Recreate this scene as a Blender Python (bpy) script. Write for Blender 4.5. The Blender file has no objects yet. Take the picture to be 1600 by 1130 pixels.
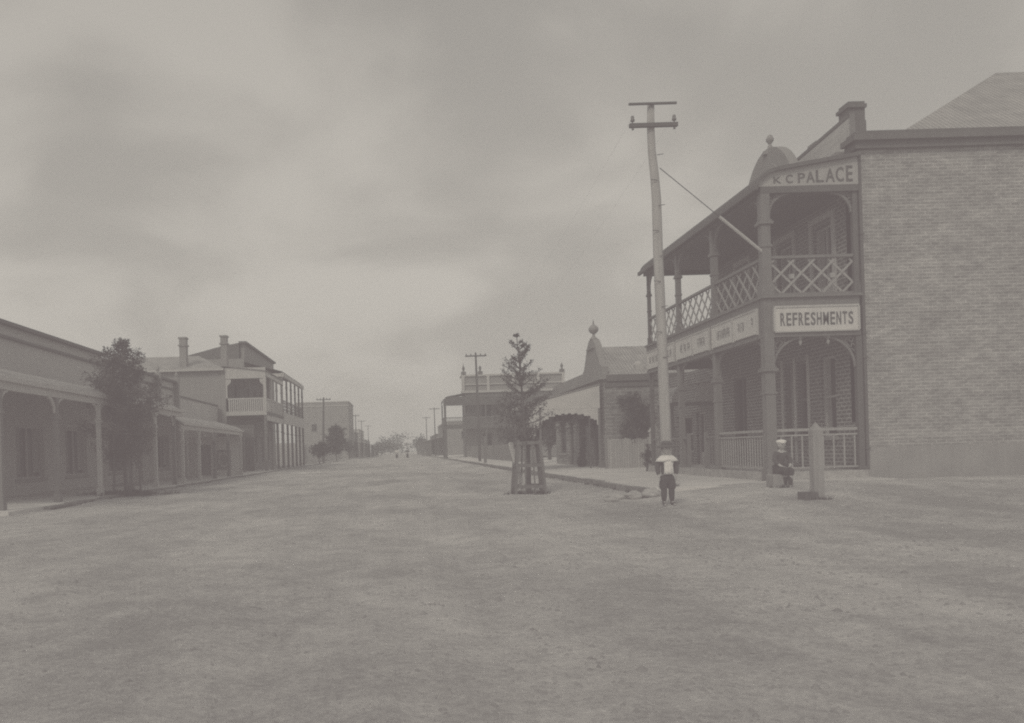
import bpy, bmesh, math, random
from mathutils import Vector, noise
random.seed(7)
scene = bpy.context.scene
COL = scene.collection
R = math.radians
CAM = Vector((0, 0, 1.3))
F = 1300.0

# ------------------------------------------------------------------ materials
def _nt(name):
    m = bpy.data.materials.new(name); m.use_nodes = True
    nt = m.node_tree; b = nt.nodes['Principled BSDF']
    return m, nt, b
def N(nt, t, **kw):
    n = nt.nodes.new(t)
    for k, v in kw.items(): setattr(n, k, v)
    return n
def g3(v, warm=0.0): return (v*(1+warm), v, v*(1-warm), 1)

def mat(name, base, rough=0.9, amt=0.25, scale=3.0, bump=0.15, streak=0.0, warm=0.03, fine=30.0):
    m, nt, b = _nt(name)
    tc = N(nt, 'ShaderNodeTexCoord')
    n1 = N(nt, 'ShaderNodeTexNoise'); n1.inputs['Scale'].default_value = scale; n1.inputs['Detail'].default_value = 6
    n2 = N(nt, 'ShaderNodeTexNoise'); n2.inputs['Scale'].default_value = fine; n2.inputs['Detail'].default_value = 3
    nt.links.new(tc.outputs['Object'], n1.inputs['Vector']); nt.links.new(tc.outputs['Object'], n2.inputs['Vector'])
    src = n1.outputs['Fac']
    if streak:
        mp = N(nt, 'ShaderNodeMapping'); mp.inputs['Scale'].default_value = (6, 6, 0.35)
        n3 = N(nt, 'ShaderNodeTexNoise'); n3.inputs['Scale'].default_value = 1.5; n3.inputs['Detail'].default_value = 4
        nt.links.new(tc.outputs['Object'], mp.inputs['Vector']); nt.links.new(mp.outputs[0], n3.inputs['Vector'])
        mx = N(nt, 'ShaderNodeMix'); mx.data_type = 'FLOAT'; mx.inputs[0].default_value = streak
        nt.links.new(n1.outputs['Fac'], mx.inputs[2]); nt.links.new(n3.outputs['Fac'], mx.inputs[3]); src = mx.outputs[0]
    ad = N(nt, 'ShaderNodeMath', operation='MULTIPLY_ADD'); ad.inputs[1].default_value = 0.35
    nt.links.new(n2.outputs['Fac'], ad.inputs[0]); nt.links.new(src, ad.inputs[2])
    cr = N(nt, 'ShaderNodeMapRange'); cr.inputs[1].default_value = 0.42; cr.inputs[2].default_value = 0.92
    cr.inputs[3].default_value = 1-amt; cr.inputs[4].default_value = 1+amt
    nt.links.new(ad.outputs[0], cr.inputs[0])
    vm = N(nt, 'ShaderNodeVectorMath', operation='SCALE'); vm.inputs[0].default_value = g3(base, warm)[:3]
    nt.links.new(cr.outputs[0], vm.inputs['Scale']); nt.links.new(vm.outputs[0], b.inputs['Base Color'])
    b.inputs['Roughness'].default_value = rough
    b.inputs['Specular IOR Level'].default_value = 0.25
    if bump:
        bp = N(nt, 'ShaderNodeBump'); bp.inputs['Strength'].default_value = bump; bp.inputs['Distance'].default_value = 0.03
        nt.links.new(ad.outputs[0], bp.inputs['Height']); nt.links.new(bp.outputs[0], b.inputs['Normal'])
    return m

def wall_uv(nt):
    """object-space coordinates laid along whichever vertical face is being shaded"""
    tc = N(nt, 'ShaderNodeTexCoord'); ge = N(nt, 'ShaderNodeNewGeometry')
    so = N(nt, 'ShaderNodeSeparateXYZ'); sn = N(nt, 'ShaderNodeSeparateXYZ')
    nt.links.new(tc.outputs['Object'], so.inputs[0]); nt.links.new(ge.outputs['True Normal'], sn.inputs[0])
    ab = N(nt, 'ShaderNodeMath', operation='ABSOLUTE'); nt.links.new(sn.outputs[0], ab.inputs[0])
    gt = N(nt, 'ShaderNodeMath', operation='GREATER_THAN'); gt.inputs[1].default_value = 0.7; nt.links.new(ab.outputs[0], gt.inputs[0])
    mx = N(nt, 'ShaderNodeMix'); mx.data_type = 'FLOAT'
    nt.links.new(gt.outputs[0], mx.inputs[0]); nt.links.new(so.outputs[0], mx.inputs[2]); nt.links.new(so.outputs[1], mx.inputs[3])
    cb = N(nt, 'ShaderNodeCombineXYZ'); nt.links.new(mx.outputs[0], cb.inputs[0]); nt.links.new(so.outputs[2], cb.inputs[1])
    return tc, cb

def brick(name, c1, c2, mortar, bw=0.24, bh=0.086, msize=0.012, patch=0.25, bump=0.5, course=0.0):
    m, nt, b = _nt(name)
    tc, cb = wall_uv(nt)
    br = N(nt, 'ShaderNodeTexBrick'); br.inputs['Scale'].default_value = 1
    br.inputs['Brick Width'].default_value = bw; br.inputs['Row Height'].default_value = bh
    br.inputs['Mortar Size'].default_value = msize; br.inputs['Mortar Smooth'].default_value = 0.3; br.inputs['Bias'].default_value = 0
    br.inputs['Color1'].default_value = g3(c1, .03); br.inputs['Color2'].default_value = g3(c2, .03); br.inputs['Mortar'].default_value = g3(mortar, .03)
    nt.links.new(cb.outputs[0], br.inputs['Vector'])
    n1 = N(nt, 'ShaderNodeTexNoise'); n1.inputs['Scale'].default_value = 0.9; n1.inputs['Detail'].default_value = 8; n1.inputs['Roughness'].default_value = .65
    mp = N(nt, 'ShaderNodeMapping'); mp.inputs['Scale'].default_value = (1, 1, 2.6)
    nt.links.new(tc.outputs['Object'], mp.inputs[0]); nt.links.new(mp.outputs[0], n1.inputs['Vector'])
    mr = N(nt, 'ShaderNodeMapRange'); mr.inputs[1].default_value = .32; mr.inputs[2].default_value = .68
    mr.inputs[3].default_value = 1-patch; mr.inputs[4].default_value = 1+patch
    nt.links.new(n1.outputs['Fac'], mr.inputs[0])
    # darker random headers and courses
    n2 = N(nt, 'ShaderNodeTexNoise'); n2.inputs['Scale'].default_value = 1
    mp2 = N(nt, 'ShaderNodeMapping'); mp2.inputs['Scale'].default_value = (3.5, 9, 1)
    nt.links.new(cb.outputs[0], mp2.inputs[0]); nt.links.new(mp2.outputs[0], n2.inputs['Vector']); n2.inputs['Detail'].default_value = 3
    mr2 = N(nt, 'ShaderNodeMapRange'); mr2.inputs[1].default_value = .35; mr2.inputs[2].default_value = .62; mr2.inputs[3].default_value = .8; mr2.inputs[4].default_value = 1.1
    nt.links.new(n2.outputs['Fac'], mr2.inputs[0])
    mu = N(nt, 'ShaderNodeMath', operation='MULTIPLY'); nt.links.new(mr.outputs[0], mu.inputs[0]); nt.links.new(mr2.outputs[0], mu.inputs[1])
    vm = N(nt, 'ShaderNodeVectorMath', operation='SCALE')
    nt.links.new(br.outputs['Color'], vm.inputs[0]); nt.links.new(mu.outputs[0], vm.inputs['Scale'])
    nt.links.new(vm.outputs[0], b.inputs['Base Color'])
    b.inputs['Roughness'].default_value = .92; b.inputs['Specular IOR Level'].default_value = .15
    bp = N(nt, 'ShaderNodeBump'); bp.inputs['Strength'].default_value = bump; bp.inputs['Distance'].default_value = .012
    inv = N(nt, 'ShaderNodeMath', operation='SUBTRACT'); inv.inputs[0].default_value = 1
    nt.links.new(br.outputs['Fac'], inv.inputs[1]); nt.links.new(inv.outputs[0], bp.inputs['Height']); nt.links.new(bp.outputs[0], b.inputs['Normal'])
    return m

def lines_mat(name, base, axis, period, depth=.25, amt=.12, rough=.7, duty=0.5, sharp=False):
    """corrugated iron, boards and palings: even ribs running across one object axis"""
    m, nt, b = _nt(name)
    tc = N(nt, 'ShaderNodeTexCoord'); sp = N(nt, 'ShaderNodeSeparateXYZ'); nt.links.new(tc.outputs['Object'], sp.inputs[0])
    k = N(nt, 'ShaderNodeMath', operation='MULTIPLY'); k.inputs[1].default_value = 2*math.pi/period
    nt.links.new(sp.outputs[axis], k.inputs[0])
    s = N(nt, 'ShaderNodeMath', operation='SINE'); nt.links.new(k.outputs[0], s.inputs[0])
    out = s.outputs[0]
    if sharp:
        a = N(nt, 'ShaderNodeMath', operation='GREATER_THAN'); a.inputs[1].default_value = -.85; nt.links.new(out, a.inputs[0]); out = a.outputs[0]
    n1 = N(nt, 'ShaderNodeTexNoise'); n1.inputs['Scale'].default_value = 1.7; n1.inputs['Detail'].default_value = 7
    nt.links.new(tc.outputs['Object'], n1.inputs['Vector'])
    mr = N(nt, 'ShaderNodeMapRange'); mr.inputs[1].default_value = .3; mr.inputs[2].default_value = .7; mr.inputs[3].default_value = 1-amt*1.5; mr.inputs[4].default_value = 1+amt*1.5
    nt.links.new(n1.outputs['Fac'], mr.inputs[0])
    m2 = N(nt, 'ShaderNodeMapRange'); m2.inputs[1].default_value = 0 if sharp else -1; m2.inputs[2].default_value = 1; m2.inputs[3].default_value = 1-depth; m2.inputs[4].default_value = 1+depth*.3
    nt.links.new(out, m2.inputs[0])
    mu = N(nt, 'ShaderNodeMath', operation='MULTIPLY'); nt.links.new(mr.outputs[0], mu.inputs[0]); nt.links.new(m2.outputs[0], mu.inputs[1])
    vm = N(nt, 'ShaderNodeVectorMath', operation='SCALE'); vm.inputs[0].default_value = g3(base, .03)[:3]
    nt.links.new(mu.outputs[0], vm.inputs['Scale']); nt.links.new(vm.outputs[0], b.inputs['Base Color'])
    b.inputs['Roughness'].default_value = rough; b.inputs['Specular IOR Level'].default_value = .2
    bp = N(nt, 'ShaderNodeBump'); bp.inputs['Strength'].default_value = .6; bp.inputs['Distance'].default_value = .02
    nt.links.new(out, bp.inputs['Height']); nt.links.new(bp.outputs[0], b.inputs['Normal'])
    return m

def leafmat(name, base):
    m, nt, b = _nt(name)
    oi = N(nt, 'ShaderNodeNewGeometry')
    mr = N(nt, 'ShaderNodeMapRange'); mr.inputs[3].default_value = .5; mr.inputs[4].default_value = 1.6
    nt.links.new(oi.outputs['Random Per Island'], mr.inputs[0])
    vm = N(nt, 'ShaderNodeVectorMath', operation='SCALE'); vm.inputs[0].default_value = g3(base, .04)[:3]
    nt.links.new(mr.outputs[0], vm.inputs['Scale']); nt.links.new(vm.outputs[0], b.inputs['Base Color'])
    b.inputs['Roughness'].default_value = .8; b.inputs['Specular IOR Level'].default_value = .15
    return m

def dirt(name, base, dark):
    m, nt, b = _nt(name)
    tc = N(nt, 'ShaderNodeTexCoord')
    def noi(sc, det, mapping=None, rough=.6):
        n = N(nt, 'ShaderNodeTexNoise'); n.inputs['Scale'].default_value = sc; n.inputs['Detail'].default_value = det; n.inputs['Roughness'].default_value = rough
        if mapping:
            mp = N(nt, 'ShaderNodeMapping'); mp.inputs['Scale'].default_value = mapping
            nt.links.new(tc.outputs['Object'], mp.inputs[0]); nt.links.new(mp.outputs[0], n.inputs['Vector'])
        else: nt.links.new(tc.outputs['Object'], n.inputs['Vector'])
        return n.outputs['Fac']
    def mth(op, a, c, v=None):
        n = N(nt, 'ShaderNodeMath', operation=op)
        for i, x in enumerate((a, c, v)):
            if x is None: continue
            if isinstance(x, (int, float)): n.inputs[i].default_value = x
            else: nt.links.new(x, n.inputs[i])
        return n.outputs[0]
    big = noi(.12, 5); streaks = noi(.55, 6, (1.0, .42, 1)); track = noi(1.3, 4, (1.5, .03, 1)); mid = noi(2.2, 9, None, .7); fine = noi(17, 6, None, .75); grit = noi(70, 2)
    h = mth('MULTIPLY_ADD', fine, .35, mth('MULTIPLY', mid, 1.0)); h = mth('MULTIPLY_ADD', grit, .12, h)
    v = mth('MULTIPLY_ADD', streaks, 1.9, mth('MULTIPLY', big, 1.4)); v = mth('MULTIPLY_ADD', track, .5, v); v = mth('MULTIPLY_ADD', mid, 1.5, v); v = mth('MULTIPLY_ADD', fine, 2.0, v); v = mth('MULTIPLY_ADD', grit, .8, v)
    mr = N(nt, 'ShaderNodeMapRange'); mr.inputs[1].default_value = 3.60; mr.inputs[2].default_value = 4.50
    nt.links.new(v, mr.inputs[0])
    mx = N(nt, 'ShaderNodeMix'); mx.data_type = 'RGBA'; mx.inputs[6].default_value = g3(dark, .03); mx.inputs[7].default_value = g3(base, .03)
    nt.links.new(mr.outputs[0], mx.inputs[0]); nt.links.new(mx.outputs[2], b.inputs['Base Color'])
    b.inputs['Roughness'].default_value = .97; b.inputs['Specular IOR Level'].default_value = .1
    bp = N(nt, 'ShaderNodeBump'); bp.inputs['Strength'].default_value = 1.0; bp.inputs['Distance'].default_value = .09
    nt.links.new(h, bp.inputs['Height']); nt.links.new(bp.outputs[0], b.inputs['Normal'])
    return m

M = dict(
    dirt=dirt('dirt', .63, .32),
    path=mat('gravel_path', .58, amt=.16, scale=1.1, bump=.5, fine=24),
    kerbstone=mat('kerb_stone', .24, amt=.3, scale=3, bump=.4),
    brick_pale=brick('pale_brick', .335, .28, .42, msize=.016, patch=.24, bump=.4),
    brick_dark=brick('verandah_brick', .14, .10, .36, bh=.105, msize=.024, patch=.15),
    brick_far=brick('far_brick', .27, .20, .33, bw=.5, bh=.17, msize=.03, patch=.3),
    render_pale=mat('cement_render', .50, amt=.14, scale=.8, streak=.5),
    render_mid=mat('grey_render', .29, amt=.16, scale=.8, streak=.5),
    post_timber=mat('bleached_timber', .30, amt=.25, scale=7, streak=.7, bump=.3),
    guard_timber=mat('weathered_guard_timber', .16, amt=.25, scale=7, streak=.7, bump=.3),
    shop_wall=mat('limewashed_wall', .48, amt=.14, scale=.8, streak=.5),
    plinth=mat('stained_render', .32, amt=.2, scale=1.2, streak=.3),
    render_dark=mat('dark_render', .15, amt=.18, scale=.8, streak=.5),
    paint_post=mat('painted_timber', .185, amt=.18, scale=6, streak=.6, rough=.6),
    paint_dark=mat('dark_painted_timber', .12, amt=.18, scale=5, streak=.6, rough=.6),
    paint_light=mat('light_painted_timber', .48, amt=.14, scale=5, streak=.6, rough=.6),
    lattice=mat('lattice_paint', .34, amt=.15, scale=9, rough=.6),
    sign=mat('sign_paint', .60, amt=.12, scale=2.5, streak=.4, rough=.6, bump=.05),
    sign_grey=mat('aged_sign_paint', .38, amt=.14, scale=2.5, streak=.4, rough=.6, bump=.05),
    letter=mat('lettering_paint', .11, amt=.2, scale=14, rough=.6, bump=0),
    letter_faint=mat('faded_lettering_paint', .25, amt=.2, scale=14, rough=.6, bump=0),
    iron_roof=lines_mat('corrugated_iron', .38, 1, .15, .3),
    iron_roof_x=lines_mat('corrugated_iron_across', .38, 0, .15, .25),
    roof_dark=lines_mat('dark_verandah_iron', .13, 1, .2, .25),
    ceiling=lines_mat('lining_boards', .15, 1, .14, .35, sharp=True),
    boards_dark=lines_mat('dark_boards', .14, 0, .22, .3, sharp=True),
    palings=lines_mat('palings', .30, 0, .1, .3, sharp=True, amt=.2),
    palings_y=lines_mat('street_palings', .20, 1, .14, .35, sharp=True, amt=.2),
    stripes=lines_mat('striped_awning_iron', .40, 1, .62, .35, amt=.08),
    glass=mat('window_glass', .035, rough=.15, amt=.3, scale=1, bump=.02),
    curtain=mat('curtain', .30, amt=.2, scale=3, streak=.8),
    dark=mat('dark_opening', .05, amt=.2, scale=2),
    pole=mat('weathered_pole', .40, amt=.22, scale=4, streak=.8, bump=.3),
    timber=mat('grey_timber', .25, amt=.25, scale=7, streak=.7, bump=.3),
    timber_dark=mat('dark_timber', .12, amt=.25, scale=7, streak=.7, bump=.3),
    metal=mat('dark_iron', .08, rough=.6, amt=.2, scale=8),
    china=mat('insulator_china', .2, rough=.3, amt=.1),
    bark=mat('bark', .12, amt=.3, scale=12, streak=.5, bump=.5),
    leaf=leafmat('conifer_leaves', .075),
    leaf_far=leafmat('far_leaves', .05),
    stone=mat('stone_block', .38, amt=.25, scale=5, bump=.5),
    skin=mat('skin', .46, amt=.08, scale=8, bump=0, warm=.03),
    hair=mat('hair', .06, amt=.2, scale=20),
    cloth_dark=mat('dark_cloth', .055, amt=.25, scale=12, bump=.2),
    cloth_jacket=mat('jacket_cloth', .08, amt=.25, scale=12, bump=.2),
    cloth_white=mat('white_cloth', .78, amt=.08, scale=9, bump=.2),
    straw=mat('straw', .10, amt=.2, scale=22, bump=.3),
    boot=mat('boot_leather', .05, rough=.5, amt=.2, scale=10),
)

# ------------------------------------------------------------------ mesh helpers
def tag(o, label=None, cat=None, group=None, kind=None):
    if label: o['label'] = label
    if cat: o['category'] = cat
    if group: o['group'] = group
    if kind: o['kind'] = kind
    return o
def thing(name, label, cat, loc=(0, 0, 0), group=None):
    o = bpy.data.objects.new(name, None); COL.objects.link(o); o.location = loc; o.empty_display_size = .3
    return tag(o, label, cat, group)
def origin_of(p):
    v = Vector((0, 0, 0))
    while p is not None: v += p.location; p = p.parent
    return v

class MB:
    """gathers shapes in world coordinates and links them as ONE mesh object"""
    def __init__(s): s.v = []; s.f = []; s.mi = []
    def add(s, vs, fs, mi=0):
        k = len(s.v); s.v += [tuple(p) for p in vs]; s.f += [tuple(i+k for i in f) for f in fs]; s.mi += [mi]*len(fs); return s
    def box(s, x0, x1, y0, y1, z0, z1, mi=0):
        if x0 > x1: x0, x1 = x1, x0
        if y0 > y1: y0, y1 = y1, y0
        if z0 > z1: z0, z1 = z1, z0
        vs = [(x, y, z) for x in (x0, x1) for y in (y0, y1) for z in (z0, z1)]
        return s.add(vs, [(0, 1, 3, 2), (4, 6, 7, 5), (0, 4, 5, 1), (2, 3, 7, 6), (0, 2, 6, 4), (1, 5, 7, 3)], mi)
    def bar(s, a, b, w, t=None, up=(0, 0, 1), mi=0):
        """square-section bar between two points"""
        a, b = Vector(a), Vector(b); d = (b-a).normalized(); t = t or w
        u = Vector(up)
        if abs(d.dot(u)) > .98: u = Vector((0, 1, 0))
        r = d.cross(u).normalized()*w/2; q = r.cross(d).normalized()*t/2
        vs = [p+e for p in (a, b) for e in (r+q, -r+q, -r-q, r-q)]
        return s.add(vs, [(3, 2, 1, 0), (4, 5, 6, 7), (0, 1, 5, 4), (1, 2, 6, 5), (2, 3, 7, 6), (3, 0, 4, 7)], mi)
    def tube(s, pts, rad, n=10, mi=0, cap=True):
        pts = [Vector(p) for p in pts]
        if isinstance(rad, (int, float)): rad = [rad]*len(pts)
        vs = []; ref = None
        for i, p in enumerate(pts):
            d = (pts[min(i+1, len(pts)-1)]-pts[max(i-1, 0)]).normalized()
            if ref is None: ref = Vector((1, 0, 0)) if abs(d.x) < .9 else Vector((0, 1, 0))
            u = (ref-d*ref.dot(d)).normalized(); w = d.cross(u); ref = u
            vs += [p+(u*math.cos(2*math.pi*k/n)+w*math.sin(2*math.pi*k/n))*rad[i] for k in range(n)]
        fs = [(i*n+k, i*n+(k+1) % n, (i+1)*n+(k+1) % n, (i+1)*n+k) for i in range(len(pts)-1) for k in range(n)]
        if cap: fs += [tuple(range(n))[::-1], tuple((len(pts)-1)*n+k for k in range(n))]
        return s.add(vs, fs, mi)
    def lathe(s, c, prof, n=16, mi=0):
        """profile of (radius, z) turned round a vertical axis at c"""
        vs = [(c[0]+r*math.cos(2*math.pi*k/n), c[1]+r*math.sin(2*math.pi*k/n), c[2]+z) for r, z in prof for k in range(n)]
        fs = [(i*n+k, i*n+(k+1) % n, (i+1)*n+(k+1) % n, (i+1)*n+k) for i in range(len(prof)-1) for k in range(n)]
        fs += [tuple(range(n))[::-1], tuple((len(prof)-1)*n+k for k in range(n))]
        return s.add(vs, fs, mi)
    def prism(s, poly, axis, a, b, mi=0):
        """polygon extruded along an axis: 'x' poly=(y,z), 'y' poly=(x,z), 'z' poly=(x,y)"""
        n = len(poly)
        def P(p, t): return {'x': (t, p[0], p[1]), 'y': (p[0], t, p[1]), 'z': (p[0], p[1], t)}[axis]
        vs = [P(p, a) for p in poly]+[P(p, b) for p in poly]
        return s.add(vs, [tuple(range(n)), tuple(range(2*n-1, n-1, -1))]+[(i, i+n, (i+1) % n+n, (i+1) % n) for i in range(n)], mi)
    def sheet(s, prof, axis, a, b, th=.03, mi=0):
        """open profile given thickness and extruded (roof sheets)"""
        up = [(p[0], p[1]+th) for p in prof]
        n = len(prof); poly = list(prof)+up[::-1]
        def P(p, t): return {'x': (t, p[0], p[1]), 'y': (p[0], t, p[1])}[axis]
        vs = [P(p, t) for t in (a, b) for p in prof]+[P(p, t) for t in (a, b) for p in up]
        fs = []
        for i in range(n-1):
            fs += [(i, i+1, n+i+1, n+i), (2*n+i, 3*n+i, 3*n+i+1, 2*n+i+1), (i, 2*n+i, 2*n+i+1, i+1), (n+i, n+i+1, 3*n+i+1, 3*n+i)]
        fs += [(0, n, 3*n, 2*n), (n-1, 3*n-1, 4*n-1, 2*n-1)]
        return s.add(vs, fs, mi)
    def build(s, name, mats, parent=None, smooth=False, label=None, bevel=0):
        me = bpy.data.meshes.new(name); off = origin_of(parent)
        me.from_pydata([(p[0]-off.x, p[1]-off.y, p[2]-off.z) for p in s.v], [], s.f)
        mats = mats if isinstance(mats, (list, tuple)) else [mats]
        for m in mats: me.materials.append(M[m] if isinstance(m, str) else m)
        if len(mats) > 1: me.polygons.foreach_set('material_index', s.mi)
        bm = bmesh.new(); bm.from_mesh(me); bmesh.ops.recalc_face_normals(bm, faces=bm.faces)
        if bevel: bmesh.ops.bevel(bm, geom=[e for e in bm.edges], offset=bevel, segments=1, affect='EDGES')
        bm.to_mesh(me); bm.free()
        if smooth: me.polygons.foreach_set('use_smooth', [True]*len(me.polygons))
        o = bpy.data.objects.new(name, me); COL.objects.link(o)
        if parent is not None: o.parent = parent
        if label: o['label'] = label
        return o

def solo(mb, name, mats, label, cat, loc, group=None, kind=None, **kw):
    """one-mesh top-level thing with its origin at loc"""
    mb.v = [(x-loc[0], y-loc[1], z-loc[2]) for x, y, z in mb.v]
    o = mb.build(name, mats, None, **kw); o.location = loc
    return tag(o, label, cat, group, kind)

def copy_tree(o, parent=None):
    c = o.copy(); COL.objects.link(c); c.parent = parent
    for ch in [x for x in bpy.data.objects if x.parent == o]: copy_tree(ch, c)
    return c

def skin(name, pts, edges, m, parent, sub=2):
    """pts: (x,y,z,r); grown surface through a Skin modifier"""
    off = origin_of(parent) if parent else Vector()
    me = bpy.data.meshes.new(name)
    me.from_pydata([(p[0]-off.x, p[1]-off.y, p[2]-off.z) for p in pts], edges, [])
    me.materials.append(M[m])
    o = bpy.data.objects.new(name, me); COL.objects.link(o); o.parent = parent
    s = o.modifiers.new('skin', 'SKIN'); s.use_smooth_shade = True; s.branch_smoothing = .3
    for i, p in enumerate(pts):
        r = p[3]; me.skin_vertices[0].data[i].radius = (r, r)
    me.skin_vertices[0].data[0].use_root = True
    b = o.modifiers.new('sub', 'SUBSURF'); b.levels = sub; b.render_levels = sub
    return o

_cv = {}
def text_geo(ch, bold=.012):
    k = (ch, bold)
    if k not in _cv:
        c = bpy.data.curves.new('t', 'FONT'); c.body = ch; c.size = 1; c.extrude = .02; c.offset = bold; c.resolution_u = 4
        o = bpy.data.objects.new('t', c); me = o.to_mesh()
        _cv[k] = ([tuple(v.co) for v in me.vertices], [tuple(p.vertices) for p in me.polygons])
        o.to_mesh_clear(); bpy.data.objects.remove(o); bpy.data.curves.remove(c)
    return _cv[k]
def letter(mb, ch, x0, x1, z0, z1, y, depth=.012, shear=None):
    """one character fitted to a rectangle on a wall facing the camera side (-Y)"""
    vs, fs = text_geo(ch)
    ax = min(v[0] for v in vs); bx = max(v[0] for v in vs); az = min(v[1] for v in vs); bz = max(v[1] for v in vs)
    out = []
    for vx, vz, vd in vs:
        u = (vx-ax)/(bx-ax); w = (vz-az)/(bz-az)
        out.append((x0+(x1-x0)*u, y-depth*(1 if vd > 0 else 0), z0+(z1-z0)*w))
    mb.add(out, fs)

# ------------------------------------------------------------------ ground
def smooth(a, b, x):
    t = max(0, min(1, (x-a)/(b-a))); return t*t*(3-2*t)
def ground_z(x, y):
    h = .10*math.exp(-((x+2)/6)**2)*0 + .24*smooth(3.5, 8.5, x)*smooth(12, 18, y)*(1-smooth(60, 90, y)*0)
    h += .07*smooth(-6.5, -10, x)*smooth(18, 26, y)
    if (x > 6.05 and y > 20.0) or (x < -9.6 and y > 20.3): return -.06
    h += .05*smooth(6, 8.5, x)*smooth(15, 18.5, y)
    if y < 60:
        f = (1-smooth(35, 60, y))*(1-.75*smooth(5, 7.5, x)*smooth(15, 18, y))
        p = Vector((x, y, 0))
        h += f*(.035*noise.noise(p*.35)+.022*noise.noise(Vector((x*1.1, y*1.1, 3)))+.012*noise.noise(Vector((x*3.1, y*3.1, 5)))+.006*noise.noise(Vector((x*8, y*8, 9))))
        q = .3+.7*smooth(-.05, .45, x/max(2, y+1)); h += f*q*(.030*abs(noise.noise(Vector((x*2.3, y*2.3, 12))))-.012+.018*noise.noise(Vector((x*5, y*5, 15))))
        for rx, w, d in ((-4.6, .22, .03), (-3.1, .22, .028), (-1.0, .3, .03), (.55, .25, .03), (2.6, .3, .025)):   # wheel ruts
            xx = x-rx-.35*noise.noise(Vector((rx, y*.12, 0)))
            h -= f*d*math.exp(-(xx/w)**2)
    return h
def axis(lo, hi, s0, g, near):
    out = [0.0]; s = s0
    while out[-1] < hi:
        if out[-1] > near: s *= g
        out.append(out[-1]+s)
    neg = [0.0]; s = s0
    while neg[-1] > lo:
        if -neg[-1] > near: s *= g
        neg.append(neg[-1]-s)
    return neg[:0:-1]+out
xs = axis(-1800, 1800, .085, 1.06, 9)
ys = []; y = 1.5
while y < 3500:
    ys.append(y); y += max(.07, .0085*y) if y < 60 else .0085*y*(1+(y-60)/60)
ys = [-400, -60, -12, -2, 0, 1]+ys
ys = sorted(set(ys))
vs = [(x, y, ground_z(x, y)) for y in ys for x in xs]
nx = len(xs)
fs = [(j*nx+i, j*nx+i+1, (j+1)*nx+i+1, (j+1)*nx+i) for j in range(len(ys)-1) for i in range(nx-1)]
gb = MB().add(vs, fs)
g = gb.build('ground', 'dirt', smooth=True); tag(g, 'unsealed dirt street with faint wheel ruts', kind='structure')

# footpaths (raised sheets with a kerb edge)
def footpath(name, label, x_kerb, x_in, y0, y1, zk, zi, step=1.0, wob=.04):
    mb = MB(); ys = []; y = y0
    while y < y1: ys.append(y); y += step*(1+max(0, y-40)/40)
    ys.append(y1); cols = 9; vs = []
    for y in ys:
        for k in range(cols):
            t = k/(cols-1); x = x_kerb+(x_in-x_kerb)*t
            e = wob*noise.noise(Vector((x_kerb, y*.7, 1))) if k == 0 else 0
            vs.append((x+e, y, zk+(zi-zk)*t+.012*noise.noise(Vector((x, y, 4)))))
        vs.append((x_kerb+wob*noise.noise(Vector((x_kerb, y*.7, 1)))-.02*(1 if x_in > x_kerb else -1), y, -.1))
    c = cols+1; fs = []
    for j in range(len(ys)-1):
        fs += [(j*c+i, j*c+i+1, (j+1)*c+i+1, (j+1)*c+i) for i in range(cols-1)]
        fs.append((j*c+cols, j*c, (j+1)*c, (j+1)*c+cols))
    fs.append(tuple(range(cols))+(cols,))
    mb.add(vs, fs)
    o = mb.build(name, 'path'); tag(o, label, kind='structure'); return o
footpath('footpath', 'gravel footpath beside the balcony corner building', 5.95, 11.8, 19.6, 420, .235, .30)
footpath('footpath', 'gravel footpath under the verandahs across the street', -9.45, -13.6, 20, 420, .12, .16)

# kerb of separate stones would read as a line: one kerb strip of rough stones per side
def kerb(label, x, y0, y1, side, top, dark=True):
    mb = MB(); y = y0
    while y < y1:
        L = random.uniform(.8, 1.5)*(1+max(0, y-45)/30)
        dx = random.uniform(-.025, .025); dz = random.uniform(-.02, .015)
        mb.box(x+dx-.09, x+dx+.09, y+.01, y+L-.02, -.15, top+dz); y += L
    o = mb.build('kerb', 'kerbstone'); tag(o, label, kind='structure')
kerb('dark stone kerb on the balcony building side', 5.88, 19.4, 160, 1, .245)
kerb('low stone kerb on the far side of the street', -9.38, 22, 160, -1, .13)

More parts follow.
